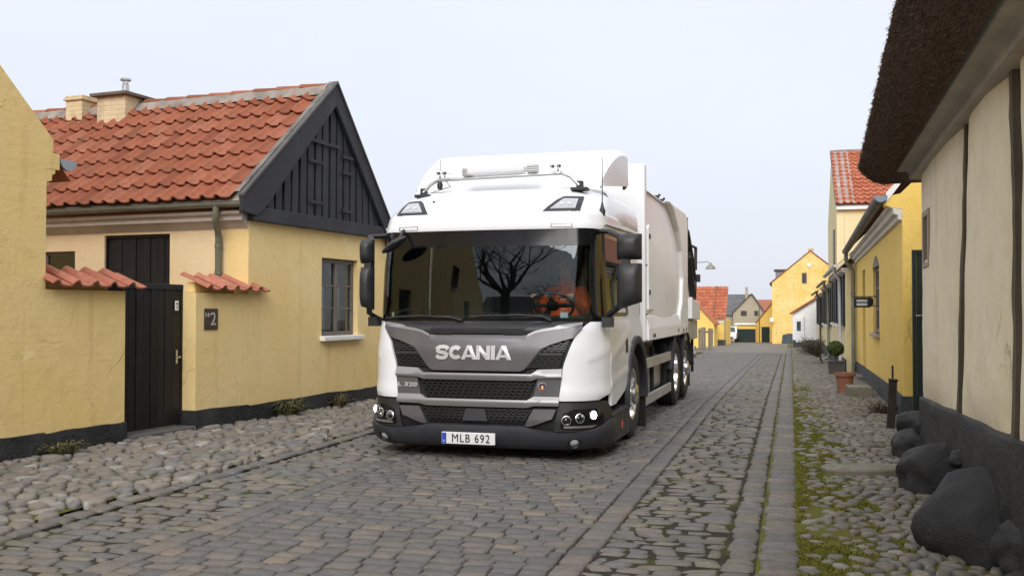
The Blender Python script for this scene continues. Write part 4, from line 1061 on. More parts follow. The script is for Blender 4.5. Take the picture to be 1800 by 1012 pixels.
# terrace of cream houses with dark green shutters, each stepping down the street
def terrace(label, y0, y1, wins, pipe, pm, eave=2.98, tallness=0, doors=()):
    z0 = gz((y0+y1)/2); t = thing('terraced_house', label, 'house', (1.40, y0, z0), -90, 'terraced cream houses with green shutters'); L = y1-y0
    mb = MB(); holes = [(-(w-y0)-.5, -(w-y0)+.5, 1.30, 2.62) for w in wins]
    wall(mb, -L+.01, -.01, -.35, 2.74, holes, 0, .3); mb.build('wall', M['plaster_pale'], t, weld=True)
    MB().box(-L+.012, -.012, -.04, -.002, -.4, .40).build('plinth', M['tar_grey'], t)
    MB().prism([(0, 2.68), (-.10, 2.72), (-.12, 2.82), (.2, 2.82), (.2, 2.68)], 'x', -L+.012, -.012).build('cornice', M['cornice'], t)
    MB().add([(.0, -.26, 2.86), (-L, -.26, 2.86), (-L, 3, 5.9), (0, 3, 5.9)], [(0, 1, 2, 3)]).build('roof', M['tile'], t)
    MB().add([(-.02, 6.2, 2.8), (-L+.02, 6.2, 2.8), (-L+.02, 3, 5.9), (-.02, 3, 5.9)], [(3, 2, 1, 0)]).build('roof', M['tile'], t)
    for x in (-.004, -L+.004): MB().add([(x, .0, 2.74), (x, 6, 2.74), (x, 3, 5.85)], [(0, 1, 2)]).build('gable', M['plaster_pale'], t)
    mb = MB(); mb.prism([(-.25+.07*math.cos(a), 2.90+.07*math.sin(a)) for a in [math.pi+math.pi*k/8 for k in range(9)]], 'x', -L, .02); mb.build('gutter', M[pm], t)
    mb = MB(); px = -pipe; mb.tube([(px, -.25, 2.86), (px, -.25, 2.72), (px, -.12, 2.55), (px, -.10, .25), (px, -.13, .16), (px, -.30, .10)], .045, 10); mb.build('downpipe', M[pm], t, smooth=40)
    for w in wins:
        cx = -(w-y0)
        window(t, cx-.5, cx+.5, 1.30, 2.62, .09, 2, 3, M['white_trim'], .06, .03, .0, sill=False)
        for s in (-1, 1):
            sh = MB(); a, b = (cx-1.14, cx-.52) if s < 0 else (cx+.52, cx+1.14)
            sh.box(a, b, -.05, -.012, 1.28, 2.66); sh.box(a+.05, b-.05, -.058, -.05, 1.36, 1.92); sh.box(a+.05, b-.05, -.058, -.05, 2.0, 2.58); sh.build('shutter', M['wood_green'], t, bevel=.004, seg=1)
        MB().box(cx-.58, cx+.58, -.11, .08, 1.22, 1.293).build('sill', M['white_trim'], t)
    return t
terrace('cream terraced house next to the yellow one, white gutter and downpipe', 27.35, 36.4, (28.95, 31.75, 34.7), 1.0, 'zinc_light')
terrace('middle cream terraced house with two pairs of green shutters', 36.4, 46.4, (38.0, 41.2, 44.6), .7, 'zinc')
terrace('farthest cream terraced house, dark iron downpipe', 46.4, 58.2, (48.0, 51.6, 55.4), .8, 'zinc_dark')

# tall house behind them
TH = thing('tall_house', 'tall cream house with a red tiled roof rising above the right-hand eaves', 'house', (1.58, 36.6, -.4), 0)
mb = MB(); wall(mb, .256, 8, 0, 5.55, [], 0, .3); mb.build('wall', M['plaster_pale'], TH)
mb = MB(); mb.prism([(0, 0), (8.4, 0), (8.4, 5.5), (4.2, 7.98), (0, 5.5)], 'x', -.002, .25); mb.build('gable_wall', M['plaster_pale'], TH)
fr = frame((-.02, -.22, 5.56), (1, 0, 0), (0, 4.4, 2.52*1.0)); 
MB().add([(-.06, -.20, 5.52), (8, -.20, 5.52), (8, 4.2, 8.04), (-.06, 4.2, 8.04)], [(0, 1, 2, 3)]).build('roof', M['mortar'], TH)
tiled(TH, fr, 4.2, 5.05, .235, .37, M['tile_new'], 260, .008)
mb = MB(); mb.grid(lambda u, v: (-.03+.62*v, -.21+4.4*u, 5.60+2.52*u+.012*mnoise.noise(Vector((u*30, v*9, 0)))), 40, 4); mb.build('verge', simple('verge_slate', (.30, .25, .23), .85, var=.4, bumps=.5), TH)
MB().box(-.05, 8, 4.1, 4.35, 7.98, 8.14).build('ridge', M['mortar'], TH, bevel=.03)
mb = MB(); mb.box(-.012, 8, -.16, .0, 5.38, 5.53); mb.build('cornice', M['white_trim'], TH)
w_ = MB(); w_.box(-.05, .0, 1.3, 2.3, 3.4, 4.8); w_.build('window', M['frame_brown'], TH)

# small white house with a red roof, turning its end to the camera
SH = thing('small_house', 'little white house with a red tiled roof and a white door before the ochre gable', 'house', (.10, 60, gz(60)), 0)
mb = MB(); mb.prism([(0, -.1), (5, -.1), (5, 3.6), (2.5, 3.6), (0, 1.93)], 'y', 0, 4); mb.build('wall', M['white_trim'], SH)
MB().box(.0, 1.3, -.03, 0, -.2, .42).build('plinth', M['tar_grey'], SH)
MB().prism([(-.16, 1.86), (2.6, 3.62), (2.6, 3.74), (-.16, 1.98)], 'y', -.18, 4.2).build('roof', M['tile'], SH)
d_ = MB().box(.17, .52, -.05, -.004, .30, 1.72).build('door', simple('white_door', (.78, .78, .80), .5), SH)
mb = MB(); mb.box(.23, .46, -.054, -.05, .95, 1.5); mb.build('pane', M['pane'], d_)
mb = MB(); mb.tube([(.66, -.05, 1.8), (.66, -.06, .1)], .03, 8); mb.build('downpipe', M['zinc_light'], SH)

# big ochre gable closing the street
BG = thing('ochre_house', 'big weathered ochre gable house closing the street, grey dormer and double chimney', 'house', (-1.30, 74, gz(74)), 0)
W_, AXx, EVz, APz = 5.4, 2.68, 4.35, 6.60
mb = MB(); mb.prism([(0, -.2), (W_, -.2), (W_, EVz), (AXx, APz), (0, EVz)], 'y', 0, .3); mb.build('gable_wall', M['plaster_big'], BG)
MB().box(-.004, .25, .3, 12, -.2, EVz-.1).build('side_wall', M['plaster_big'], BG)
mb = MB(); mb.prism([(.62, -.2), (W_+.02, -.2), (W_+.02, .66), (1.1, .70), (.72, .60)], 'y', -.04, 0); mb.build('plinth', simple('blue_grey_plinth', (.055, .075, .085), .8, var=.2, bumps=.3), BG)
for s, nm in ((0, 'roof'), (1, 'roof')):
    xe = -.18 if s == 0 else W_+.18
    mb = MB(); mb.prism([(xe, EVz-.10), (AXx, APz), (AXx, APz+.09), (xe, EVz-.0)], 'y', -.05, 12); mb.build(nm, M['tile'], BG)
w_ = MB(); w_.box(2.08, 2.42, -.03, 0, 4.30, 5.06); w2 = w_.build('window', M['frame_brown'], BG); MB().box(2.13, 2.37, -.034, -.031, 4.36, 5.0).build('pane', M['room'], w2)
mb = MB(); mb.lathe([(0, .04), (.10, .04), (.10, 0), (.14, 0), (.14, .05), (.10, .05)], 16, Matrix.Translation((2.58, 0, 5.62)) @ Matrix.Rotation(math.pi/2, 4, 'X')); mb.build('wall_anchor', M['white_trim'], BG)
mb = MB(); mb.box(2.55, 2.90, .35, .95, 6.0, 6.85); mb.box(2.52, 2.93, .32, .98, 6.74, 6.82); mb.build('chimney', M['brick_ch'], BG)
mb = MB(); mb.box(2.24, 2.53, .35, .95, 5.8, 6.45); mb.box(2.21, 2.545, .32, .98, 6.36, 6.43); mb.build('chimney', M['brick_ch'], BG)
slate = simple('blue_grey_cladding', (.21, .235, .27), .6, var=.12)
dm = MB(); dm.box(.22, 1.5, 2.2, 4.4, 4.1, 5.30); d_ = dm.build('dormer', slate, BG); MB().box(.10, 1.6, 2.05, 4.5, 5.30, 5.42).build('dormer_roof', M['zinc_dark'], d_)
lw = MB(); lw.tube([(-.02, -.1, 1.7), (-.02, -.28, 1.75)], .02, 6); lw.lathe([(0, .3), (.13, .28), (.16, 0), (.10, -.02), (0, 0)], 14, Matrix.Translation((-.02, -.32, 1.55))); lw.build('wall_lamp', M['white_trim'], BG)

# left side far away, seen past the rear of the lorry
RH = thing('red_roofed_house', 'yellow house with a broad bright orange tiled roof behind the lorry', 'house', (-4.86, 66, gz(66)), 0)
MB().box(-3.2, .78, .0, 5, -.2, 1.60).build('wall', M['plaster_right'], RH)
MB().box(.0, .79, -.03, -.001, -.2, .32).build('plinth', M['tar_grey'], RH)
MB().box(-.02, .76, -.05, -.002, 1.42, 1.62).build('cornice', M['white_trim'], RH)
MB().add([(-3.4, -.20, 1.66), (.80, -.20, 1.66), (.80, 2.6, 3.82), (-3.4, 2.6, 3.82)], [(0, 1, 2, 3)]).build('roof', M['mortar'], RH)
tiled(RH, frame((-3.3, -.22, 1.68), (1, 0, 0), (0, 2.8, 2.16)), 4.08, 3.52, .24, .36, M['tile_new'], 300, .006, heap='far_tiles')
MB().box(-.03, .03, -.26, -.20, .1, 3.9).build('party_strip', M['timber'], RH).rotation_euler = (0, 0, 0)
mb = MB(); mb.tube([(.0, -.25, 1.66), (.0, 2.6, 3.86)], .035, 6); mb.build('verge_strip', M['timber'], RH); bpy.data.objects.remove(bpy.data.objects['party_strip'])
mb = MB(); mb.tube([(.72, -.08, 1.6), (.72, -.08, -.1)], .035, 8); mb.build('downpipe', M['zinc'], RH)
SG = thing('outbuilding', 'low yellow gabled outbuilding in front of the orange roof, behind the lorry', 'outbuilding', (-6.35, 62, gz(62)), 0)
mb = MB(); mb.prism([(0, -.2), (1.80, -.2), (1.80, 1.40), (.90, 2.35), (0, 1.40)], 'y', 0, 3); mb.build('wall', M['plaster_right'], SG)
MB().prism([(1.92, 1.26), (.9, 2.36), (.9, 2.44), (1.92, 1.34)], 'y', -.1, 3.1).build('roof', M['tile_new'], SG)
MB().prism([(-.12, 1.26), (.9, 2.36), (.9, 2.44), (-.12, 1.34)], 'y', -.1, 3.1).build('roof', M['tile_new'], SG)
FE = thing('board_fence', 'grey weathered board fence at the road edge behind the lorry', 'fence', (-4.62, 52.0, gz(52)), 0)
for k in range(6):
    x0 = .0+k*.125
    if k == 3: continue
    MB().box(x0, x0+.115, random.uniform(-.02, .02), .05, -.1, 1.12+random.uniform(-.05, .04)).build('board', M['wood_grey'], FE)
MB().box(-.02, .76, .052, .10, .85, .95).build('rail', M['wood_grey'], FE)
FH = thing('slate_roofed_house', 'grey brown gabled house with a dark slate roof at the far end of the street', 'house', (-5.0, 91, gz(91)), 0)
mb = MB(); mb.prism([(0, -.2), (2.70, -.2), (2.70, 2.40), (1.60, 4.10), (0, 2.46)], 'y', 0, 4); mb.build('gable_wall', M['plaster_grey'], FH)
mb = MB(); mb.prism([(-.10, 2.32), (1.6, 4.06), (1.6, 4.16), (-.1, 2.44)], 'y', -.12, 4); mb.build('roof', M['timber'], FH)
mb = MB(); mb.prism([(2.80, 2.28), (1.6, 4.06), (1.6, 4.16), (2.80, 2.40)], 'y', -.12, 4); mb.build('roof', M['timber'], FH)
mb = MB(); mb.add([(-4, 1.0, 2.2), (1.5, 1.0, 2.2), (1.5, 3.2, 4.12), (-4, 3.2, 4.12)], [(0, 1, 2, 3)]); mb.build('slate_roof', simple('slates', (.105, .105, .115), .7, var=.25, bumps=.4, bscale=9), FH)
MB().box(-4, 0, 1.2, 3, -.2, 2.3).build('side_wall', M['plaster_grey'], FH)
w_ = MB().box(.68, 1.20, -.04, -.002, 2.16, 2.60).build('window', M['timber'], FH); MB().box(.73, 1.15, -.05, -.041, 2.20, 2.56).build('pane', M['room'], w_)
w_ = MB().box(1.86, 2.2, -.04, -.002, 2.16, 2.60).build('window', M['timber'], FH); MB().box(1.9, 2.16, -.05, -.041, 2.20, 2.56).build('pane', M['room'], w_)
MB().box(1.0, 1.25, 1.6, 1.9, 3.4, 4.75).build('chimney', M['plaster_grey'], FH)
GA = thing('garage', 'low garage with a wide dark green door at the end of the street', 'garage', (-4.10, 79, gz(79)), 0)
MB().box(-.05, 1.50, .05, 3, -.2, 1.32).build('wall', M['plaster_right'], GA); MB().box(.0, 1.46, .0, .045, -.1, 1.0).build('door', M['wood_green'], GA)
MB().box(-.12, 1.52, -.10, 3.1, 1.32, 1.42).build('roof', M['white_trim'], GA)
NH = thing('corner_house', 'small yellow half gabled house with a dark green door right of the garage', 'house', (-2.62, 79.5, gz(79)), 0)
mb = MB(); mb.prism([(0, -.2), (3, -.2), (3, 4.0), (1.35, 3.15), (0, 1.42)], 'y', 0, 3); mb.build('wall', M['plaster_right'], NH)
MB().prism([(-.12, 1.30), (1.4, 3.2), (1.4, 3.32), (-.12, 1.42)], 'y', -.1, 3).build('roof', M['tile'], NH)
MB().box(.42, 1.02, -.04, -.002, -.1, 1.16).build('door', M['wood_green'], NH); 
mb = MB(); mb.tube([(.25, -.05, 2.9), (.25, -.06, -.1)], .03, 8); mb.build('downpipe', M['zinc_dark'], NH)
BR = thing('red_roofed_house', 'distant house of which only a red roof shows above the corner house', 'house', (-2.9, 96, gz(96)), 0)
MB().box(0, 3, .5, 4, -.2, 2.8).build('wall', M['plaster_pale'], BR); MB().add([(-.2, 0, 2.6), (3.2, 0, 2.6), (3.2, 3, 3.75), (-.2, 3, 3.75)], [(0, 1, 2, 3)]).build('roof', M['tile'], BR)
# small white car parked before the garage, half behind the orange roofed house
CAR = thing('parked_car', 'small white car parked at the far end of the street before the garage', 'car', (-4.62, 76.6, gz(77)), 0)
CAR.scale = (.88, .88, .88)
cp = simple('white_car_paint', (.78, .80, .82), .25, coat=.5); cg = simple('dark_car_glass', (.05, .06, .07), .1)
mb = MB(); mb.prism([(0, .28), (.02, .62), (.10, .70), (.85, .82), (1.35, 1.30), (2.7, 1.34), (3.35, .85), (3.4, .30)], 'x', -.74, .74); mb.build('body', cp, CAR, bevel=.07, seg=3, recalc=True)
MB().add([(-.62, .885, .87), (.62, .885, .87), (.52, 1.30, 1.27), (-.52, 1.30, 1.27)], [(0, 1, 2, 3)]).build('windscreen', cg, CAR)
for s in (-1, 1):
    mb = MB(); mb.prism([(1.0, .86), (1.42, 1.24), (2.6, 1.26), (2.95, .88)], 'x', s*.742, s*.748); mb.build('side_window', cg, CAR)
    MB().box(s*.56-.11, s*.56+.11, -.02, .04, .54, .64).build('headlight', M['white_trim'], CAR, bevel=.02)
    MB().box(s*.82-.07, s*.82+.07, .92, 1.0, .86, .96).build('mirror', M['plastic_far'], CAR)
    for y in (.58, 2.8):
        mb = MB(); mb.lathe([(0, .09), (.17, .085), (.28, .08), (.29, 0), (.28, -.08), (0, -.09)], 20, Matrix.Translation((s*.66, y, .29)) @ Matrix.Rotation(math.pi/2, 4, 'Y')); mb.build('wheel', M['plastic_far'], CAR, smooth=40)
MB().box(-.45, .45, -.03, .03, .34, .46).build('grille', M['plastic_far'], CAR)
MB().box(-.26, .26, -.04, -.031, .47, .55).build('number_plate', M['white_trim'], CAR)
# street lamp whose pole stands behind the lorry
LP = thing('street_lamp', 'street lamp with a grey bell shade on a thin arm, showing past the lorry', 'street lamp', (-4.95, 44, gz(44)), 0)
mb = MB(); mb.tube([(0, 0, -.2), (0, 0, 3.95)], [.06, .045], 12); mb.build('pole', M['zinc'], LP, smooth=40)
mb = MB(); mb.tube([(0, 0, 3.85), (.7, 0, 3.98), (1.45, 0, 4.02), (1.58, 0, 3.95)], .02, 8); mb.build('arm', M['zinc'], LP, smooth=40)
mb = MB(); mb.lathe([(0, .28), (.04, .28), (.06, .20), (.14, .14), (.22, .03), (.22, 0), (.20, 0), (.12, .10), (0, .16)], 20, Matrix.Translation((1.58, 0, 3.70))); mb.build('lamp_shade', M['zinc'], LP, smooth=40)

# the left side of the street goes on behind the lorry as a low garden wall
LW_ = thing('garden_wall', 'long low yellow garden wall running on behind the lorry', 'wall', (-6.36, 15.6, gz(30)), 90)
MB().box(0, 40, .0, .28, -.5, 1.75).build('wall', M['plaster_gable'], LW_)
plinth(LW_, -.01, 40.01, -.026, -.5, .30, M['tar'], 5, .30, .4)
MB().prism([(-.12, 1.76), (.14, 1.96), (.40, 1.76), (.40, 1.72), (-.12, 1.72)], 'x', -.05, 40.05).build('coping', M['tile_cap'], LW_)
# ------------------------------------------------------------------ the lorry (local x across, +y towards the tail, front at y = 0)
TRK = thing('refuse_lorry', 'large white refuse lorry with lit headlamps driving up the cobbled street', 'lorry', (-3.04, 9.42, 0), -0.8)
M['white'] = paint_mat('white_coach_paint', (.79, .80, .83), .2, .16)
M['white_body'] = paint_mat('white_body_paint', (.90, .905, .92), .3, .12)
M['white_body'].node_tree.nodes['Principled BSDF'].inputs['Coat Weight'].default_value = .12
M['silver'] = paint_mat('grey_metallic_paint', (.112, .107, .116), .34, .2, .35)
M['silver_lt'] = paint_mat('light_grey_metallic', (.26, .255, .26), .32, .2, .35)
M['plastic'] = simple('black_plastic', (.022, .0225, .025), .5, bumps=.12, bscale=300, var=.2)
M['plastic_grey'] = simple('bumper_plastic', (.026, .028, .034), .52, bumps=.12, bscale=300, var=.25)
M['grille_black'] = simple('grille_black', (.009, .009, .010), .42, bumps=.1, bscale=200)
M['black'] = simple('deep_black', (.006, .006, .006), .6)
M['gloss_black'] = simple('gloss_black_trim', (.008, .008, .009), .10, spec=.3, coat=.1)
M['rubber'] = simple('tyre_rubber', (.022, .022, .023), .78, bumps=.3, bscale=40, var=.25)
M['chrome'] = simple('bright_metal', (.75, .75, .76), .18, .95, var=.06)
M['alu'] = simple('brushed_aluminium', (.50, .51, .51), .42, .6, var=.15)
M['letter'] = simple('silver_lettering', (.56, .55, .57), .32, .3)
M['windscreen'] = glass_mat('windscreen_glass', .92, 1.62, (.88, .97, .96))
M['sideglass'] = glass_mat('side_glass', .30, 2.3, (.9, .95, .9))
M['lens'] = glass_mat('lamp_lens', .85, 1.5)
M['liner'] = simple('cab_lining', (.04, .042, .045), .85)
ge = NG('lit_headlamp'); ge.set(Emission_Color=(1, .97, .88), Emission_Strength=9.0); M['lit'] = ge.m
M['beacon'] = simple('beacon_cover', (.72, .73, .76), .25, coat=.3)

ZT = np.array([  # z, half width, front y, corner rx, corner ry
 (.06, 1.20, .10, .40, .50), (.20, 1.265, .02, .40, .55), (.36, 1.275, .0, .42, .58), (.55, 1.272, .02, .42, .60), (1.05, 1.268, .05, .40, .56),
 (1.28, 1.25, .11, .36, .48), (1.325, 1.232, .159, .32, .44), (1.36, 1.225, .160, .30, .42), (1.5, 1.219, .162, .29, .41), (1.65, 1.212, .168, .28, .40), (1.8, 1.205, .179, .27, .38), (1.95, 1.199, .195, .263, .373), (2.1, 1.192, .215, .256, .367), (2.26, 1.185, .241, .25, .36), (2.30, 1.20, .235, .30, .42), (2.46, 1.19, .275, .34, .48),
 (2.56, 1.165, .40, .38, .55), (2.66, 1.13, .56, .42, .65), (2.74, 1.08, .80, .45, .75), (2.80, 1.00, 1.12, .45, .75), (2.84, .92, 1.5, .4, .6)])
CAB_Y = 2.66
_cc = {}
def curve(z):
    k = round(z, 4)
    if k in _cc: return _cc[k]
    w, f, rx, ry = [float(np.interp(z, ZT[:, 0], ZT[:, i])) for i in (1, 2, 3, 4)]
    xs = np.linspace(0, w-rx, 16); bow = .075; fr_ = [(x, f+bow*(x/w)**2) for x in xs]; y1 = fr_[-1][1]
    th = np.linspace(0, math.pi/2, 22)[1:]; arc = [(w-rx+rx*math.sin(t), y1+ry*(1-math.cos(t))) for t in th]
    pts = np.array(fr_+arc+[(w, CAB_Y+2)]); d = np.concatenate([[0], np.cumsum(np.hypot(*np.diff(pts, axis=0).T))])
    _cc[k] = (pts, d); return _cc[k]
def S0(a, z):
    p, d = curve(z); s = 1 if a >= 0 else -1; t = abs(a)
    return Vector((s*float(np.interp(t, d, p[:, 0])), float(np.interp(t, d, p[:, 1])), z))
def nrm(a, z):
    e = .004; da = S0(a+e, z)-S0(a-e, z); z0 = max(.061, z-e); dz = S0(a, z+e)-S0(a, z0)
    return da.cross(dz).normalized()
def S(a, z, d=0.0):
    p = S0(a, z); return p + nrm(a, z)*d if d else p
def ax(x, z):
    p, d = curve(z); s = 1 if x >= 0 else -1; return s*float(np.interp(abs(x), p[:, 0], d))
def ay(y, z):
    p, d = curve(z); m = 8; return float(np.interp(y, p[m:, 1], d[m:]))
def patch(rows, nc, nr, d=0.0, t=.02, mb=None):
    """panel between boundary rows (z, a_left, a_right), offset d, edges turned in by t"""
    mb = mb or MB(); zz = [r[0] for r in rows]; zs = list(np.linspace(zz[0], zz[-1], nr+1))
    for z in zz:
        zs[int(np.argmin([abs(q-z) for q in zs]))] = z
    zs = sorted(zs); G = []
    for z in zs:
        a0 = float(np.interp(z, zz, [r[1] for r in rows])); a1 = float(np.interp(z, zz, [r[2] for r in rows]))
        G.append([(a0+(a1-a0)*i/nc, z) for i in range(nc+1)])
    return _emit(G, d, t, mb)
def patch_c(cols, nc, nr, d=0.0, t=.02, mb=None, sub=3):
    """panel given by columns (x, z_low, z_high)"""
    mb = mb or MB(); xs = []
    cx = [c[0] for c in cols]
    for a, b in zip(cx[:-1], cx[1:]):
        k = max(1, round((b-a)/((cx[-1]-cx[0])/nc))); xs += [a+(b-a)*i/k for i in range(k)]
    xs.append(cx[-1]); G = []
    for j in range(nr+1):
        row = []
        for x in xs:
            zl = float(np.interp(x, cx, [c[1] for c in cols])); zh = float(np.interp(x, cx, [c[2] for c in cols])); z = zl+(zh-zl)*j/nr
            row.append((ax(x, z) if abs(x) < 3 else 0, z))
        G.append(row)
    return _emit(G, d, t, mb)
def _emit(G, d, t, mb):
    nr, nc = len(G)-1, len(G[0])-1; vs = []; fs = []
    df = d if callable(d) else (lambda a, z: d)
    for row in G:
        for a, z in row: vs.append(S(a, z, df(a, z)))
    for j in range(nr):
        for i in range(nc): q = j*(nc+1)+i; fs.append((q, q+1, q+nc+2, q+nc+1))
    if t:
        edge = [(0, i) for i in range(nc+1)]+[(j, nc) for j in range(1, nr+1)]+[(nr, i) for i in range(nc-1, -1, -1)]+[(j, 0) for j in range(nr-1, 0, -1)]
        b = len(vs)
        for j, i in edge: a, z = G[j][i]; vs.append(S(a, z, df(a, z)-t))
        m = len(edge)
        for k in range(m):
            j0, i0 = edge[k]; j1, i1 = edge[(k+1) % m]
            fs.append((j1*(nc+1)+i1, j0*(nc+1)+i0, b+k, b+(k+1) % m))
    mb.add(vs, fs); return mb
def mir(rows): return [(z, -b, -a) for z, a, b in rows]
def mirc(cols): return [(-x, a, b) for x, a, b in cols[::-1]]
def P(mb, name, mat, par=TRK, sm=35): return mb.build(name, mat, par, smooth=sm)

# --- lower front
def edge_w(z): return float(np.interp(z, [.54, .80, .90, 1.10, 1.20, 1.27, 1.335], [.845, .875, .885, .955, .995, 1.045, 1.115]))     # inner edge of the white corners
P(patch([(.10, -ay(.62, .10), ay(.62, .10)), (1.34, -ax(1.10, 1.34), ax(1.10, 1.34))], 60, 12, -.035, 0), 'front_backing', M['black'])
for s in (1, -1):
    rows = []
    for z in np.linspace(.56, 1.335, 18):
        lo = .56 + .0
        rows.append((float(z), ax(edge_w(z), z), ay(.557, z) if z > .62 else ay(.30+.257*(z-.56)/.06, z)))
    def crease(a, z): return .018*math.exp(-((z-(.98+.28*(abs(a)-1.2)))/.03)**2)*(1 if abs(a) > 1.12 else 0)*.5 + .012*max(0, 1-abs(z-.62)/.10)
    P(patch(rows if s > 0 else mir(rows), 22, 20, crease, .03), 'corner_panel', M['white'])
# headlamp surround
for s in (1, -1):
    rows = [(.26, ax(.80, .26), ay(.60, .26)), (.42, ax(.83, .42), ay(.62, .42)), (.545, ax(.845, .54), ay(.46, .545))]
    P(patch(rows if s > 0 else mir(rows), 20, 8, -.004, .03), 'headlamp_surround', M['plastic'])
# bumper
bc = [(.0, .10, .31), (.50, .10, .31), (.60, .10, .285), (.84, .095, .245), (1.0, .09, .245)]
zt_side = [(1.0, .245), (1.28, .30), (1.55, .36)]
def bump_top(a):
    t = abs(a); return float(np.interp(t, [0, .5, .6, .84, 1.02, 1.25, 1.5, 1.62], [.31, .31, .285, .25, .255, .29, .345, .36]))
mb = MB(); n = 90; amax = ay(.66, .2); G = []
for j in range(9):
    row = []
    for i in range(n+1):
        a = -amax+2*amax*i/n; zl = .085+.02*math.cos(a*1.2)**2*0; row.append((a, zl+(bump_top(a)-zl)*j/8))
    G.append(row)
_emit(G, lambda a, z: .045-.02*max(0, (z-.27)/.08)-.03*max(0, (.13-z)/.05), .06, mb)
P(mb, 'bumper', M['plastic_grey'], sm=40)
for s in (1, -1):                                           # step flank between bumper and wheel
    mb = MB(); mb.box(1.235*s-.01, 1.235*s+.045, .66, 1.60, .09, .36); fl = mb.build('step_flank', M['plastic_grey'], TRK, bevel=.012)
    if s > 0: MB().box(1.281, 1.286, 1.08, 1.15, .20, .27).build('reflector', simple('orange_reflector', (.60, .09, .03), .3), fl)
    mb = MB(); mb.box(1.02*s if s > 0 else -1.29, 1.29 if s > 0 else -1.02, .58, 1.62, .362, .40)
    for k in range(9): mb.box(1.10 if s > 0 else -1.285, 1.285 if s > 0 else -1.10, .64+k*.105, .69+k*.105, .4005, .414)
    mb.build('entry_step', M['plastic'], TRK, bevel=.006)
# grey bonnet panel with its raised wings
def bon_lo(x):
    return float(np.interp(abs(x), [0, .46, .50, .60, .66, .74, .86, .97, 1.05], [.845, .845, .862, .985, 1.06, 1.10, 1.14, 1.172, 1.275]))
def bon_hi(x): return float(np.interp(abs(x), [0, .26, .30, .52, .62, 1.06], [1.203, 1.203, 1.196, 1.198, 1.245, 1.312]))
xs_ = [-1.045, -.97, -.86, -.74, -.66, -.60, -.52, -.50, -.46, -.30, -.26, 0, .26, .30, .46, .50, .52, .60, .66, .74, .86, .97, 1.045]
P(patch_c([(x, bon_lo(x), bon_hi(x)) for x in xs_], 60, 10, lambda a, z: .022-.018*max(0, (z-1.165)/.04 if abs(a) < .5 else 0), .03), 'bonnet_panel', M['silver'])
P(patch_c([(x, bon_hi(x)-.022, bon_hi(x)+.006) for x in xs_ if x <= -.52], 20, 2, .027, .02), 'bonnet_edge', M['silver_lt'])
P(patch_c([(x, bon_hi(x)-.022, bon_hi(x)+.006) for x in xs_ if x >= .52], 20, 2, .027, .02), 'bonnet_edge', M['silver_lt'])
# cowl strip and wipers
P(patch_c([(x, bon_hi(x)+.008, 1.338) for x in np.linspace(-1.09, 1.09, 40)], 40, 5, lambda a, z: .012+.022*math.exp(-((z-1.255)/.03)**2)*(1 if abs(a) < .65 else .2), .02), 'cowl', M['plastic'])
for pts in ([(-.98, 1.375), (-.62, 1.39), (-.30, 1.375), (-.18, 1.345)], [(-.02, 1.39), (.42, 1.40), (.66, 1.385), (.74, 1.345)]):
    mb = MB(); mb.tube([S(ax(x, z), z, .03) for x, z in pts], [.012, .016, .014, .018], 6, flat=.7); mb.tube([S(ax(pts[0][0]-.08, pts[0][1]), pts[0][1]-.008, .022), S(ax(pts[2][0], pts[2][1]), pts[2][1]+.01, .022)], .008, 5); P(mb, 'wiper', M['plastic'])
# side grilles
def hexbars(rows, rowsN, mb, amp=.007, d=-.004):
    for k in range(rowsN):
        z = rows[0][0]+(rows[-1][0]-rows[0][0])*(k+.5)/rowsN; zz = [r[0] for r in rows]
        a0 = float(np.interp(z, zz, [r[1] for r in rows])); a1 = float(np.interp(z, zz, [r[2] for r in rows]))
        m = max(4, int(abs(a1-a0)/.03)); h = .0075; vs = []; fs = []
        for i in range(m+1):
            a = a0+(a1-a0)*i/m; o = amp*(1 if (i+k) % 2 else -1)
            vs += [S(a, z-h+o, d-.022), S(a, z-h+o, d), S(a, z+h+o, d), S(a, z+h+o, d-.022)]
        for i in range(m):
            for q in range(3): fs.append((4*i+q, 4*i+q+4, 4*i+q+5, 4*i+q+1))
        mb.add(vs, fs)
for s in (1, -1):
    def inner(z): return float(np.interp(z, [.875, .985, 1.06, 1.10, 1.14, 1.165], [.535, .625, .685, .77, .88, .955]))
    rows = [(z, ax(inner(z), z), ax(edge_w(z)-.035, z)) for z in (.88, .985, 1.06, 1.10, 1.14, 1.155)]
    rows = rows if s > 0 else mir(rows)
    mb = MB(); hexbars(rows, 12, mb, .0035); gr = P(mb, 'side_grille', M['grille_black'])
    zb = 1.015; mb = patch([(zb-.014, rows[1][1], rows[1][2]), (zb+.014, rows[1][1]+.02*s, rows[1][2])], 10, 2, .008, .03); P(mb, 'grille_bar', M['plastic_grey'], gr)
    out_ = [(z, ax(inner(z)-.035, z), ax(inner(z)-.004, z)) for z in (.875, .985, 1.06, 1.10, 1.135)]
    P(patch(out_ if s > 0 else mir(out_), 2, 12, .006, .03), 'grille_frame', M['plastic_grey'], gr)
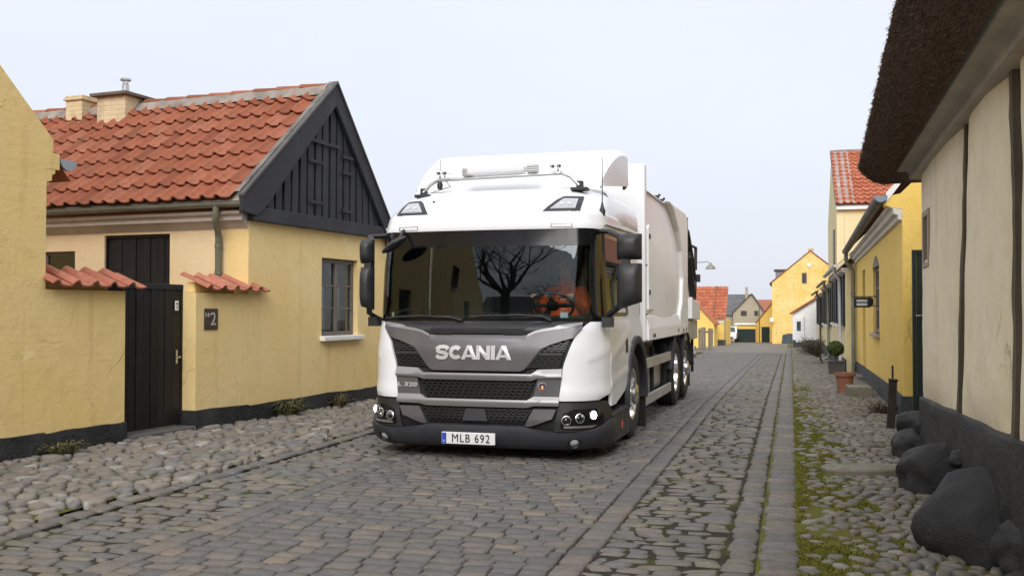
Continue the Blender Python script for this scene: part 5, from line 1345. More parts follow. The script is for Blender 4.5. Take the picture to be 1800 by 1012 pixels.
# grey bars, blocks and the middle grilles
P(patch_c([(x, float(np.interp(abs(x), [0, .57, .635, .9], [.752, .752, .775, .78])), float(np.interp(abs(x), [0, .57, .635, .9], [.818, .818, .865, .875]))) for x in (-.875, -.635, -.57, -.3, 0, .3, .57, .635, .875)], 40, 5, lambda a, z: .042-.02*abs(z-.80)/.04, .05), 'grille_trim', M['silver_lt'])
P(patch_c([(x, float(np.interp(abs(x), [0, .53, .60, .9], [.488, .488, .507, .51])), float(np.interp(abs(x), [0, .53, .60, .9], [.562, .562, .602, .612]))) for x in (-.85, -.60, -.53, -.3, 0, .3, .53, .60, .85)], 40, 5, lambda a, z: .042-.02*abs(z-.54)/.04, .05), 'grille_trim', M['silver_lt'])
for s in (1, -1):
    rows = [(.60, ax(.595, .6), ax(.852, .6)), (.79, ax(.64, .79), ax(.872, .79))]
    P(patch(rows if s > 0 else mir(rows), 8, 4, .012, .04), 'grille_block', M['silver'])
    rows = [(.312, ax(.515, .312), ax(.57, .312)), (.385, ax(.55, .385), ax(.785, .385)), (.478, ax(.60, .478), ax(.825, .478))]
    P(patch(rows if s > 0 else mir(rows), 8, 6, .02, .04), 'corner_trim', M['silver'])
mb = MB(); hexbars([(.575, ax(-.53, .575), ax(.53, .575)), (.74, ax(-.60, .74), ax(.60, .74))], 5, mb, .010); P(mb, 'middle_grille', M['grille_black'])
mb = MB(); hexbars([(.325, ax(-.49, .325), ax(.49, .325)), (.475, ax(-.58, .475), ax(.58, .475))], 5, mb, .009, -.012); lg = P(mb, 'lower_grille', M['grille_black'])
P(patch([(.352, ax(-.13, .352), ax(.13, .352)), (.468, ax(-.10, .468), ax(.10, .468))], 6, 3, .012, .05), 'radar_cover', M['plastic_grey'], lg)
# lettering bent onto the panel
def on_front(name, txt, size, x, z, mat, d, par=TRK, **k):
    me = text_mesh(txt, size, depth=.008, **k)
    for v in me.vertices:
        X, Z, D = x+v.co.x, z+v.co.y, v.co.z; v.co = S(ax(X, Z), Z, d+D)
    return link(name, me, mat, par)
def glyphs():
    """heavy extended capitals, drawn as outlines on a 1-high grid"""
    def arc(cx, cz, rx, rz, a0, a1, n=14): return [(cx+rx*math.cos(R(a0+(a1-a0)*i/n)), cz+rz*math.sin(R(a0+(a1-a0)*i/n))) for i in range(n+1)]
    C = (arc(.60, .5, .60, .50, 42, 318) + arc(.60, .5, .27, .21, 318-2, 42+2))
    A = [[(0, 0), (.46, 1), (.86, 1), (.66, .72), (.62, .72), (.33, 0)], [(.86, 1), (1.32, 0), (.98, 0), (.66, .72)], [(.36, .17), (.98, .17), (.90, .36), (.42, .36)]]
    N = [[(0, 0), (0, 1), (.33, 1), (.33, 0)], [(.26, 1), (.33, 1), (.92, .34), (.92, 0), (.86, 0), (.26, .66)], [(.86, 0), (.86, 1), (1.18, 1), (1.18, 0)]]
    I = [[(0, 0), (0, 1), (.34, 1), (.34, 0)]]
    cl = [(1.10, .70), (1.00, .84), (.80, .885), (.56, .885), (.33, .86), (.17, .74), (.19, .60), (.38, .535), (.62, .505), (.88, .455), (1.00, .33), (.96, .19), (.78, .115), (.52, .105), (.28, .125), (.10, .27)]
    S_ = []
    Lf, Rt = [], []
    for i, (x, z) in enumerate(cl):
        a = cl[max(0, i-1)]; b = cl[min(len(cl)-1, i+1)]; dx, dz = b[0]-a[0], b[1]-a[1]; l = math.hypot(dx, dz); th = .135 if abs(dx) > abs(dz) else .18
        Lf.append((x-dz/l*th, z+dx/l*th)); Rt.append((x+dz/l*th, z-dx/l*th))
    S_ = [Lf+Rt[::-1]]
    return [('S', S_, 1.20), ('C', [C], 1.06), ('A', A, 1.27), ('N', N, 1.25), ('I', I, .38), ('A', A, 1.3)]
mb = MB(); x = 0; tot = sum(g[2] for g in glyphs()); wdt, hgt = .80, .135; sc_ = wdt/tot
for nme, polys, adv in glyphs():
    for pl in polys:
        if nme == 'C':
            def W2(p, d): X = -.035-wdt/2+(x+p[0])*sc_; Z = 1.022-hgt/2+p[1]*hgt; return S(ax(X, Z), Z, d)
            h_ = len(pl)//2; o_, i_ = pl[:h_], pl[h_:][::-1]; b0 = len(mb.v)
            mb.add([W2(p, .031) for p in o_]+[W2(p, .031) for p in i_]+[W2(p, .020) for p in o_]+[W2(p, .020) for p in i_], [])
            for i in range(h_-1):
                mb.f += [(b0+i, b0+i+1, b0+h_+i+1, b0+h_+i), (b0+i+1, b0+i, b0+2*h_+i, b0+2*h_+i+1), (b0+h_+i, b0+h_+i+1, b0+3*h_+i+1, b0+3*h_+i)]; mb.mi += [0]*3
            mb.f += [(b0, b0+h_, b0+3*h_, b0+2*h_), (b0+h_-1, b0+2*h_-1, b0+4*h_-1, b0+3*h_-1)]; mb.mi += [0]*2
            continue
        bm = bmesh.new(); vv = [bm.verts.new((p[0], p[1], 0)) for p in pl]
        try:
            fc = bm.faces.new(vv); bmesh.ops.triangulate(bm, faces=[fc]); bm.verts.index_update()
            co = [(v.co.x, v.co.y) for v in bm.verts]; tri = [tuple(v.index for v in f.verts) for f in bm.faces]
            def W(p, d):
                X = -.035-wdt/2+(x+p[0])*sc_; Z = 1.022-hgt/2+p[1]*hgt; return S(ax(X, Z), Z, d)
            b0 = len(mb.v); mb.add([W(p, .031) for p in co]+[W(p, .020) for p in co], [])
            for t in tri:
                q = tuple(i+b0 for i in t); n_ = (Vector(mb.v[q[1]])-Vector(mb.v[q[0]])).cross(Vector(mb.v[q[2]])-Vector(mb.v[q[0]]))
                mb.f.append(q if n_.y < 0 else q[::-1]); mb.mi.append(0)
            m_ = len(co)
            for i in range(m_): mb.f.append((b0+i, b0+(i+1) % m_, b0+m_+(i+1) % m_, b0+m_+i)); mb.mi.append(0)
        finally: bm.free()
    x += adv
mb.build('lettering', M['letter'], TRK)
on_front('lettering', 'L 320', .058, -.745, .692, M['letter'], .016, sxx=1.7, bold=.0015)
# shield badge
def shield(s, n=18):
    p = [(-s*.80, s*.85), (-s*.3, s*1.02), (s*.3, s*1.02), (s*.80, s*.85), (s*.92, s*.3), (s*.6, -s*.55), (0, -s*1.1), (-s*.6, -s*.55), (-s*.92, s*.3)]; return p
def front_poly(poly, x, z, d0, d1, name, mat, par=TRK):
    mb = MB(); top = [S(ax(x+p[0], z+p[1]), z+p[1], d1) for p in poly]; bot = [S(ax(x+p[0], z+p[1]), z+p[1], d0) for p in poly]; n = len(poly)
    mb.add(top+bot, [tuple(range(n))]+[(i, (i+1) % n, n+(i+1) % n, n+i) for i in range(n)]); return mb.build(name, mat, par, recalc=True)
bd = front_poly(shield(.046), .685, .69, .010, .020, 'badge', M['chrome'])
front_poly(shield(.037), .685, .69, .020, .0215, 'badge_field', simple('badge_blue', (.015, .022, .07), .3), bd)
front_poly([(.021*math.cos(t), -.002+.024*math.sin(t)) for t in [k*math.pi/8 for k in range(16)]], .685, .69, .0215, .023, 'badge_emblem', simple('badge_red', (.42, .03, .03), .35), bd)
front_poly([(-.010, -.018), (-.004, .0), (-.014, .012), (.0, .02), (.012, .010), (.008, -.004), (.012, -.018)], .685, .69, .023, .0242, 'badge_head', simple('badge_gold', (.62, .50, .22), .3), bd)
# number plate
px0, px1, pz0, pz1 = -.335, .225, .118, .235
def plate_pt(x, z, d): p = S(ax(x, .17), .17, 0); return Vector((x, -.052+.0*abs(x)-d, z))
mb = MB(); mb.box(px0, px1, -.055, -.03, pz0, pz1); plt = mb.build('number_plate', simple('plate_white', (.70, .70, .71), .35), TRK, bevel=.006)
MB().box(px0+.006, px0+.05, -.0575, -.0551, pz0+.006, pz1-.006).build('plate_band', simple('plate_blue', (.02, .06, .42), .4), plt)
letter(plt, 'S', .03, px0+.028, -.059, pz0+.028, M['white_trim'])
me = text_mesh('MLB 692', .115, depth=.004, bold=.0, sxx=.86, spacing=1.16); me.transform(UP); link('lettering', me, M['black'], plt, (px0+.308, -.0585, (pz0+pz1)/2-.002))
# headlamps
def disc_frame(a, z, d=0.0):
    n = nrm(a, z); p = S(a, z, d); u = Vector((0, 0, 1)); r = u.cross(n).normalized(); u2 = n.cross(r); m = Matrix((r, u2, n)).transposed().to_4x4(); m.translation = p; return m
A_H = [ax(.935, .37), ax(1.06, .385), 0]
for s in (1, -1):
    zz = [.372, .392, .418]; aa = [1.045*1.0, 1.19, 1.345]; aa = [ax(.925, .37), ax(1.04, .39), ax(1.145, .42)]
    rows = [(.292, ax(.87, .292), ax(1.165, .292)), (.33, ax(.865, .33), ax(1.235, .33)), (.44, ax(.895, .44), ax(1.225, .44)), (.482, ax(1.00, .482), ax(1.205, .482))]
    hl = P(patch(rows if s > 0 else mir(rows), 14, 6, .006, .012), 'headlight', M['gloss_black'])
    for k, (a, z) in enumerate(zip(aa, zz)):
        f_ = disc_frame(a*s, z, .010); mb = MB(); r = .041 if k < 2 else .040
        mb.lathe([(r, .0), (r+.008, .004), (r+.008, .014), (r, .018), (r*.92, .012), (r*.6, -.01), (0, -.014)], 24, f_); l_ = mb.build('reflector', M['chrome'] if k < 2 else M['chrome'], hl, smooth=35)
        mb = MB(); mb.lathe([(r*.97, .010), (r*.8, .022), (r*.45, .030), (0, .033)], 24, f_); mb.build('lens', M['lit'] if k == 2 else M['lens'], hl, smooth=60)
    rows = [(.300, ax(.90, .30), ax(1.14, .30)), (.322, ax(.90, .322), ax(1.18, .322))]
    P(patch(rows if s > 0 else mir(rows), 10, 1, .016, .008), 'lamp_strip', M['chrome'], hl)
    # fog lamp in its recess
    f_ = disc_frame(ax(.985, .185)*s, .185, .046); mb = MB(); mb.lathe([(.072, .004), (.062, .010), (.052, -.004), (.05, -.02), (0, -.02)], 24, f_); fg = mb.build('fog_lamp', M['plastic'], TRK, smooth=40)
    mb = MB(); mb.lathe([(.043, -.015), (.043, .002), (.037, .004), (.02, -.004), (0, -.006)], 20, f_); mb.build('reflector', M['chrome'], fg, smooth=40)
    mb = MB(); mb.lathe([(.042, .003), (.03, .010), (0, .014)], 20, f_); mb.build('lens', simple('fog_lens', (.46, .47, .48), .15, coat=.5), fg, smooth=60)

# --- glasshouse
Z0, Z1 = 1.342, 2.262
def a_ws(z): return ax(1.150-.030*(z-Z0), z)
P(patch([(z, -a_ws(z), a_ws(z)) for z in np.linspace(Z0, Z1, 6)], 48, 12, 0, 0), 'windscreen', M['windscreen'], sm=60)
fr_m = MB()
patch([(2.10, -a_ws(2.10), a_ws(2.10)), (Z1+.006, -a_ws(Z1), a_ws(Z1))], 40, 2, .003, .02, fr_m); patch([(Z0-.006, -a_ws(Z0), a_ws(Z0)), (Z0+.03, -a_ws(Z0), a_ws(Z0))], 40, 1, .003, .02, fr_m)
for s in (1, -1):
    rows = [(z, a_ws(z)-.035, a_ws(z)+.01) for z in np.linspace(Z0, Z1, 5)]; patch(rows if s > 0 else mir(rows), 2, 8, .0035, .02, fr_m)
P(fr_m, 'windscreen_frame', M['gloss_black'])
for s in (1, -1):
    rows = [(z, a_ws(z)+.012, ay(.63, z)) for z in np.linspace(1.338, 2.268, 6)]
    P(patch(rows if s > 0 else mir(rows), 8, 8, .004, .03), 'pillar', M['gloss_black'])
    # door: white skin below, glass above
    rows = [(.48, ay(.57, .48), ay(.80, .48)), (.58, ay(.57, .58), ay(1.36, .58)), (.70, ay(.57, .70), ay(1.60, .70)), (.92, ay(.57, .92), ay(1.74, .92)), (1.10, ay(.57, 1.1), ay(1.82, 1.1)), (1.335, ay(.57, 1.335), ay(1.84, 1.335)), (1.40, ay(.62, 1.40), ay(1.84, 1.40)), (1.47, ay(1.30, 1.47), ay(1.84, 1.47))]
    def dcr(a, z): return .010*math.exp(-((z-(.86+.24*(abs(a)-1.2)))/.03)**2)+.010*math.exp(-((z-(.66+.10*(abs(a)-1.2)))/.03)**2)
    door = P(patch(rows if s > 0 else mir(rows), 18, 26, lambda a, z: .002+dcr(a, z), .03), 'door', M['white'])
    rows = [(z, ay(.635, z) if z > 1.40 else ay(.64, z), ay(1.72, z)) for z in (1.405, 1.6, 2.0, 2.21)]
    P(patch(rows if s > 0 else mir(rows), 10, 6, .002, .0), 'side_window', M['sideglass'], door, 60)
    wf = MB()
    for rows in ([(2.20, ay(.635, 2.2), ay(1.78, 2.2)), (2.268, ay(.635, 2.268), ay(1.78, 2.268))], [(1.40, ay(1.70, 1.4), ay(1.82, 1.4)), (2.2, ay(1.70, 2.2), ay(1.80, 2.2))], [(1.385, ay(.635, 1.385), ay(1.72, 1.385)), (1.425, ay(.635, 1.425), ay(1.72, 1.425))]): patch(rows if s > 0 else mir(rows), 8, 3, .005, .02, wf)
    P(wf, 'window_frame', M['gloss_black'], door)
    rows = [(.985, ay(1.42, 1.0), ay(1.56, 1.0)), (1.16, ay(1.44, 1.16), ay(1.58, 1.16))]
    P(patch(rows if s > 0 else mir(rows), 4, 6, .006, .015), 'handle', M['plastic'], door)
    rows = [(1.06, ay(1.90, 1.06), ay(CAB_Y, 1.06)), (1.10, ay(1.83, 1.10), ay(CAB_Y, 1.1)), (1.335, ay(1.85, 1.335), ay(CAB_Y, 1.335)), (2.268, ay(1.83, 2.268), ay(CAB_Y, 2.268))]
    P(patch(rows if s > 0 else mir(rows), 8, 14, .0, .03), 'cab_side', M['white'])
    P(patch([(z, ay(1.83, z)*s if s > 0 else -ay(CAB_Y, z), ay(CAB_Y, z) if s > 0 else -ay(1.83, z)) for z in (1.34, 2.26)], 4, 3, -.05, 0), 'lining', M['liner'])
# white header above the windscreen and the roof
P(patch([(z, -ay(CAB_Y, z), ay(CAB_Y, z)) for z in (2.272, 2.33, 2.40, 2.455)], 90, 8, lambda a, z: .016*(1 if z < 2.44 else .3), .03), 'header', M['white'])
for s in (1, -1):
    mb = MB(); z0, z1, xa, xb = 2.285, 2.318, .72*s, .93*s
    for za, zb, x0, x1 in ((z0, z0+.004, xa, xb), (z1-.004, z1, xa, xb)): patch([(za, *sorted((ax(x0, za), ax(x1, za)))), (zb, *sorted((ax(x0, zb), ax(x1, zb))))], 6, 1, .0185, .004, mb)
    for x0 in (xa, xb): patch([(z0, ax(x0, z0)-.003, ax(x0, z0)+.003), (z1, ax(x0, z1)-.003, ax(x0, z1)+.003)], 1, 1, .0185, .004, mb)
    P(mb, 'flap_outline', M['plastic_grey'])
mb = patch([(z, -ay(CAB_Y, z), ay(CAB_Y, z)) for z in (2.452, 2.50, 2.56, 2.66, 2.74, 2.80, 2.84)], 90, 22, 0, 0)
b = [S(a, 2.84) for a in np.linspace(-ay(CAB_Y, 2.84), ay(CAB_Y, 2.84), 40)]; mb.add(b+[Vector((0, 2.2, 2.86))], [(i, i+1, 40) for i in range(39)])
roof = P(mb, 'cab_roof', M['white'], sm=60)
mb = MB(); f_ = disc_frame(ax(-.63, 2.56), 2.60, .002); mb.lathe([(.016, 0), (.014, .008), (0, .010)], 12, f_); mb.build('roof_sensor', M['plastic'], roof)
for s in (1, -1):                                          # rain rail along the cab side
    mb = MB(); mb.tube([S(ay(y, 2.30)*s, 2.325+.02*(y-.6), .022) for y in (.55, 1.0, 1.6, 2.3)], .018, 6); P(mb, 'rain_rail', M['alu'])
    # bulging corner fairing behind the roof corner
    def fair(u, v):
        y = 1.20+1.35*u; z = 2.37+.46*v*(1-.15*(1-u)); b = .045*math.sin(math.pi*min(1, v*1.05))**.6*min(1, u*4)
        return Vector((s*(float(np.interp(min(z, 2.84), ZT[:, 0], ZT[:, 1]))*(1-.0)+b-.0), y, z))
    mb = MB(); mb.grid(fair, 24, 10, flip=(s < 0)); P(mb, 'corner_fairing', M['white'], sm=60)
mb = MB(); mb.add([(-1.2, CAB_Y, .9), (1.2, CAB_Y, .9), (1.18, CAB_Y, 2.5), (.9, CAB_Y, 2.82), (-.9, CAB_Y, 2.82), (-1.18, CAB_Y, 2.5)], [(5, 4, 3, 2, 1, 0)]); mb.build('cab_back', M['white'], TRK)
mb = MB(); mb.box(-1.1, 1.1, 1.95, 2.0, .9, 2.24); mb.box(-1.15, 1.15, .35, 2.6, .72, .76); mb.box(-1.12, 1.12, .42, 2.5, 2.245, 2.262); mb.build('lining', M['liner'], TRK)
# marker lamps in the roof corners
for s in (1, -1):
    def rowsf(zs, xi, xo): 
        r = [(z, ax(i, z), ax(o, z)) for z, i, o in zip(zs, xi, xo)]
        return r if s > 0 else mir(r)
    mk = P(patch(rowsf((2.430, 2.455, 2.58, 2.618), (.615, .625, .735, .79), (.985, .995, .985, .975)), 10, 6, .010, .02), 'marker_lamp', M['plastic_grey'])
    P(patch(rowsf((2.468, 2.545, 2.585), (.695, .760, .80), (.945, .94, .935)), 8, 4, .013, .006), 'reflector', M['chrome'], mk)
    P(patch(rowsf((2.476, 2.545, 2.577), (.715, .770, .80), (.935, .93, .925)), 8, 4, .016, .003), 'lens', simple('frosted_lens', (.40, .41, .43), .15, coat=.5), mk)
    for cx_, r in ((.80, .028), (.875, .028)):
        mb = MB(); mb.lathe([(r, 0), (r, .004), (r*.6, .001), (0, .0)], 14, disc_frame(ax(cx_*s, 2.52), 2.52, .0165)); mb.build('bulb', M['chrome'], mk)
# antennas
for x, y, z, h in ((1.17, .62, 2.44, .58), (-.68, .80, 2.80, .30)):
    mb = MB(); mb.lathe([(0, -.03), (.028, -.02), (.034, .03), (.018, .07), (.008, .12), (0, .12)], 12, Matrix.Translation((x, y, z))); mb.tube([(x, y, z+.1), (x, y+.01, z+h)], [.006, .003], 6); P(mb, 'antenna', M['plastic'])
# roof light bar: tube on two feet, beacon, twin horns and work lamps
lb = MB(); yb = .78; lb.tube([(-.86, yb-.02, 2.74), (-.78, yb, 2.83), (-.70, yb, 2.875), (.70, yb, 2.90), (.80, yb, 2.86), (.90, yb-.02, 2.76)], .022, 10); bar = P(lb, 'light_bar', M['alu'])
for x, z in ((-.86, 2.735), (.90, 2.755)):
    mb = MB(); mb.box(x-.09, x+.09, yb-.07, yb+.07, z-.05, z-.015); mb.box(x-.035, x+.035, yb-.035, yb+.035, z-.02, z+.055); mb.build('foot', M['plastic'], bar, bevel=.01)
mb = MB(); mb.box(-.30, .36, yb-.06, yb+.07, 2.915, 2.995, Matrix.Rotation(R(-1.0), 4, 'Y')); bc_ = mb.build('beacon', M['beacon'], bar, bevel=.025)
for x in (-.345, .385):
    mb = MB(); mb.box(x-.055, x+.055, yb-.05, yb+.06, 2.912+x*.017, 2.995+x*.017)
    for k in range(3): mb.box(x-.05, x+.05, yb-.058, yb-.051, 2.925+k*.022+x*.017, 2.936+k*.022+x*.017)
    mb.build('beacon_end', M['alu'], bc_, bevel=.01)
for x in (-.62, .66):
    mb = MB()
    for k in (-1, 1):
        mb.lathe([(.0, 0), (.012, 0), (.014, .07), (.026, .09), (.022, .092), (.01, .07)], 12, Matrix.Translation((x+k*.035, yb-.01, 2.955+x*.018)) @ Matrix.Rotation(R(90), 4, 'X'))
    mb.tube([(x-.07, yb+.02, 2.955+x*.018), (x+.07, yb+.02, 2.955+x*.018)], .008, 6); mb.tube([(x, yb+.01, 2.88), (x, yb+.01, 2.95)], .010, 6); mb.build('horn', M['chrome'], bar, smooth=40)
mb = MB(); mb.tube([(-.60, yb, 2.86), (-.52, yb-.08, 2.79), (-.60, yb-.20, 2.74), (-.68, yb-.24, 2.71)], .005, 5); mb.build('cable', M['plastic'], bar)
# roof deflector
def defl(u, v):
    x = (-1+2*u); yy = .98+1.16*v; zt_ = 2.80+.53*math.sin(v*math.pi/2)**.9; e = max(0, abs(x)-.80)/.20
    return Vector((x*(1.06+.10*v), yy+.05*e**4, zt_-.075*e**6*(.3+.7*v) - (.0 if v > .02 else .03)))
mb = MB(); mb.grid(defl, 40, 18)
for s in (0, 1):
    col = [defl(s, v/18) for v in range(19)]; low = [Vector((c.x*1.01, c.y+.0, max(2.76, 2.78+.13*(i/18)))) for i, c in enumerate(col)]
    mb.add(col+low, [(i, i+1, 20+i, 19+i) if s == 0 else (i+1, i, 19+i, 20+i) for i in range(18)])
top = [defl(u/40, 1) for u in range(41)]; bk = [Vector((p.x, p.y+.03, p.z-.10)) for p in top]; mb.add(top+bk, [(i, i+1, 42+i, 41+i) for i in range(40)])
de = P(mb, 'roof_deflector', M['white'], sm=55)
for s in (1, -1): MB().prism([(2.13, 2.95), (2.19, 3.12), (2.26, 3.12), (2.24, 2.90), (2.10, 2.86), (2.08, 2.93)], 'x', s*1.13-.012, s*1.13+.012).build('painted_gap_shade', M['black'], de)  # black plate paints the shade of an open hollow onto the closed cheek
# --- mirrors
def mirror(name, x0, x1, z0, z1, y, depth, chf=0):
    mb = MB(); n = 7
    def pt(u, v, front):
        x = x0+(x1-x0)*u; z = z0+(z1-z0)*v
        if chf: z = z + chf*(1-v)*(u if x1 > x0 else u)
        return Vector((x, y-(depth*(1-(2*u-1)**4*.75)*(1-(2*v-1)**4*.6) if front else -.02), z))
    mb.grid(lambda u, v: pt(u, v, True), n, n); mb.grid(lambda u, v: pt(u, v, False), n, n, flip=True)
    ring = [(i/n, 0) for i in range(n)]+[(1, j/n) for j in range(n)]+[(1-i/n, 1) for i in range(n)]+[(0, 1-j/n) for j in range(n)]
    a = [pt(u, v, True) for u, v in ring]; b_ = [pt(u, v, False) for u, v in ring]; m = len(ring)
    mb.add(a+b_, [((i+1) % m, i, m+i, m+(i+1) % m) for i in range(m)])
    return mb.build(name, M['plastic'], TRK, smooth=50, recalc=True, weld=True)
for s in (1, -1):
    dx = 0 if s > 0 else .0; f = (lambda x: x) if s > 0 else (lambda x: -x+.0)
    xi, xo = (1.40, 1.64) if s > 0 else (-1.235, -1.39)
    if s < 0: xi, xo = -1.205, -1.35
    mirror('wing_mirror', min(xi, xo), max(xi, xo), 1.945, 2.195, .22, .11)
    lo = mirror('wing_mirror', min(xi, xo), max(xi, xo), 1.475, 1.905, .22, .11)
    for v in lo.data.vertices:
        if v.co.z < 1.70: v.co.z += (1.70-v.co.z)/.225*(.075 if s > 0 else .04)*((v.co.x-min(xi, xo))/abs(xo-xi) if s > 0 else (max(xi, xo)-v.co.x)/abs(xo-xi)) - .02
    mb = MB(); xm = (xi*.65+xo*.35)
    mb.box(xm-.04, xm+.04, .17, .26, 1.88, 1.96); mb.tube([S(ay(.50, 2.2)*s, 2.25, .02), (s*1.30, .33, 2.235), (xi+.03*s, .24, 2.17)], [.045, .04, .035], 8, flat=.6)
    mb.tube([S(ay(.46, 1.36)*s, 1.34, .03), (s*1.31, .34, 1.42), (xi+.06*s, .24, 1.52)], [.05, .042, .04], 8, flat=.6); mb.box(s*1.27-.05, s*1.27+.05, .33, .46, 1.28, 1.38)
    P(mb, 'mirror_arm', M['plastic'])
mb = MB()
mb.grid(lambda u, v: Vector((-1.03+.26*u+.02*math.sin(math.pi*v), .02+.10*math.cos(2*math.pi*v)*math.sin(math.pi*min(.97, max(.03, u)))**.5, 2.05+.145*u+.05*math.sin(2*math.pi*v)*math.sin(math.pi*min(.97, max(.03, u)))**.5)), 10, 12)
mb.tube([(-.86, .06, 2.15), (-.88, .22, 2.27), (-.88, .30, 2.30)], .018, 6); P(mb, 'kerb_mirror', M['plastic'], sm=60)
P(patch([(1.375, ax(.83, 1.375), ax(.905, 1.375)), (1.43, ax(.83, 1.43), ax(.905, 1.43))], 3, 2, -.006, 0), 'windscreen_sticker', simple('pale_sticker', (.50, .62, .64), .6))
P(patch([(1.385, ax(-1.0, 1.385), ax(-.97, 1.385)), (1.43, ax(-1.0, 1.43), ax(-.97, 1.43))], 3, 2, -.006, 0), 'windscreen_sticker', simple('white_sticker', (.6, .6, .58), .6))
# --- cab interior
mb = MB(); mb.grid(lambda u, v: Vector((-1.08+2.16*u, .32+.48*v, 1.345+.05*math.sin(math.pi*v*.8)-.20*max(0, v-.75)*2 - .02*u*0)), 20, 8); mb.box(-1.08, 1.08, .36, .80, .9, 1.28); P(mb, 'dashboard', simple('dashboard_grey', (.055, .062, .062), .7, bumps=.1))
for x in (-.55, .60):
    mb = MB(); mb.box(x-.25, x+.25, 1.05, 1.55, 1.05, 1.18); mb.box(x-.24, x+.24, 1.5, 1.65, 1.15, 1.85); mb.box(x-.14, x+.14, 1.52, 1.64, 1.87, 2.06); mb.build('seat', M['liner'], TRK, bevel=.04)
mb = MB(); f_ = Matrix.Translation((.60, .80, 1.50)) @ Matrix.Rotation(R(-38), 4, 'X')
mb.lathe([(.215+.016*math.cos(2*math.pi*k/8), .016*math.sin(2*math.pi*k/8)) for k in range(8)], 32, f_, closed=True); mb.lathe([(0, .02), (.07, .015), (.07, -.02), (0, -.03)], 14, f_)
for k in (0, 1, 2): mb.box(-.02, .02, .05, .21, -.012, .012, f_ @ Matrix.Rotation(R(90+k*90), 4, 'Z'))
P(mb, 'steering_wheel', M['plastic'])
# --- wheels
def wheel(x, y, s, rear=False, rad=.515, w=.30):
    c = Matrix.Translation((x, y, .475)) @ Matrix.Rotation(R(90)*s, 4, 'Y')           # local z points outwards
    h = w/2; tp = [(.30, -h*.85), (.36, -h), (.46, -h*.98), (.497, -h*.86), (rad, -h*.74)]
    for k in range(4):
        z = -h*.74+h*1.48*(k+.5)/4; tp += [(rad, z-.026), (rad-.014, z-.022), (rad-.014, z+.022), (rad, z+.026)][2:] if k == 0 else [(rad, z-.026), (rad-.012, z-.02), (rad-.012, z+.02), (rad, z+.026)]
    tp += [(rad, h*.74), (.497, h*.86), (.46, h*.98), (.36, h), (.30, h*.85)]
    t = MB().lathe(tp, 56, c).build('tyre', M['rubber'], None, smooth=38)
    rm = MB()
    if not rear: prof = [(.305, h*.80), (.298, h*.92), (.275, h*.86), (.262, h*.35), (.235, h*.25), (.215, h*.62), (.185, h*.72), (.15, h*.74), (.13, h*.78), (.125, h*1.2), (.09, h*1.32), (0, h*1.34)]
    else: prof = [(.305, h*.80), (.298, h*.92), (.275, h*.86), (.265, h*.0), (.24, -h*.35), (.20, -h*.45), (.16, -h*.42), (.135, -h*.36), (.13, h*.45), (.10, h*.60), (0, h*.62)]
    rm.lathe(prof, 40, c); zz = h*.70 if not rear else -h*.40
    for k in range(10):
        a = 2*math.pi*k/10; rm.lathe([(.0, .035), (.012, .035), (.016, 0), (.016, -.01)], 6, c @ Matrix.Translation((.168*math.cos(a), .168*math.sin(a), zz)))
        if not rear: rm.lathe([(.022, .0), (.022, -.003), (0, -.003)][::-1], 10, c @ Matrix.Translation((.235*math.cos(a+.31), .235*math.sin(a+.31), h*.255)))
    wh = rm.build('wheel', M['chrome'], TRK, smooth=38); t.parent = wh
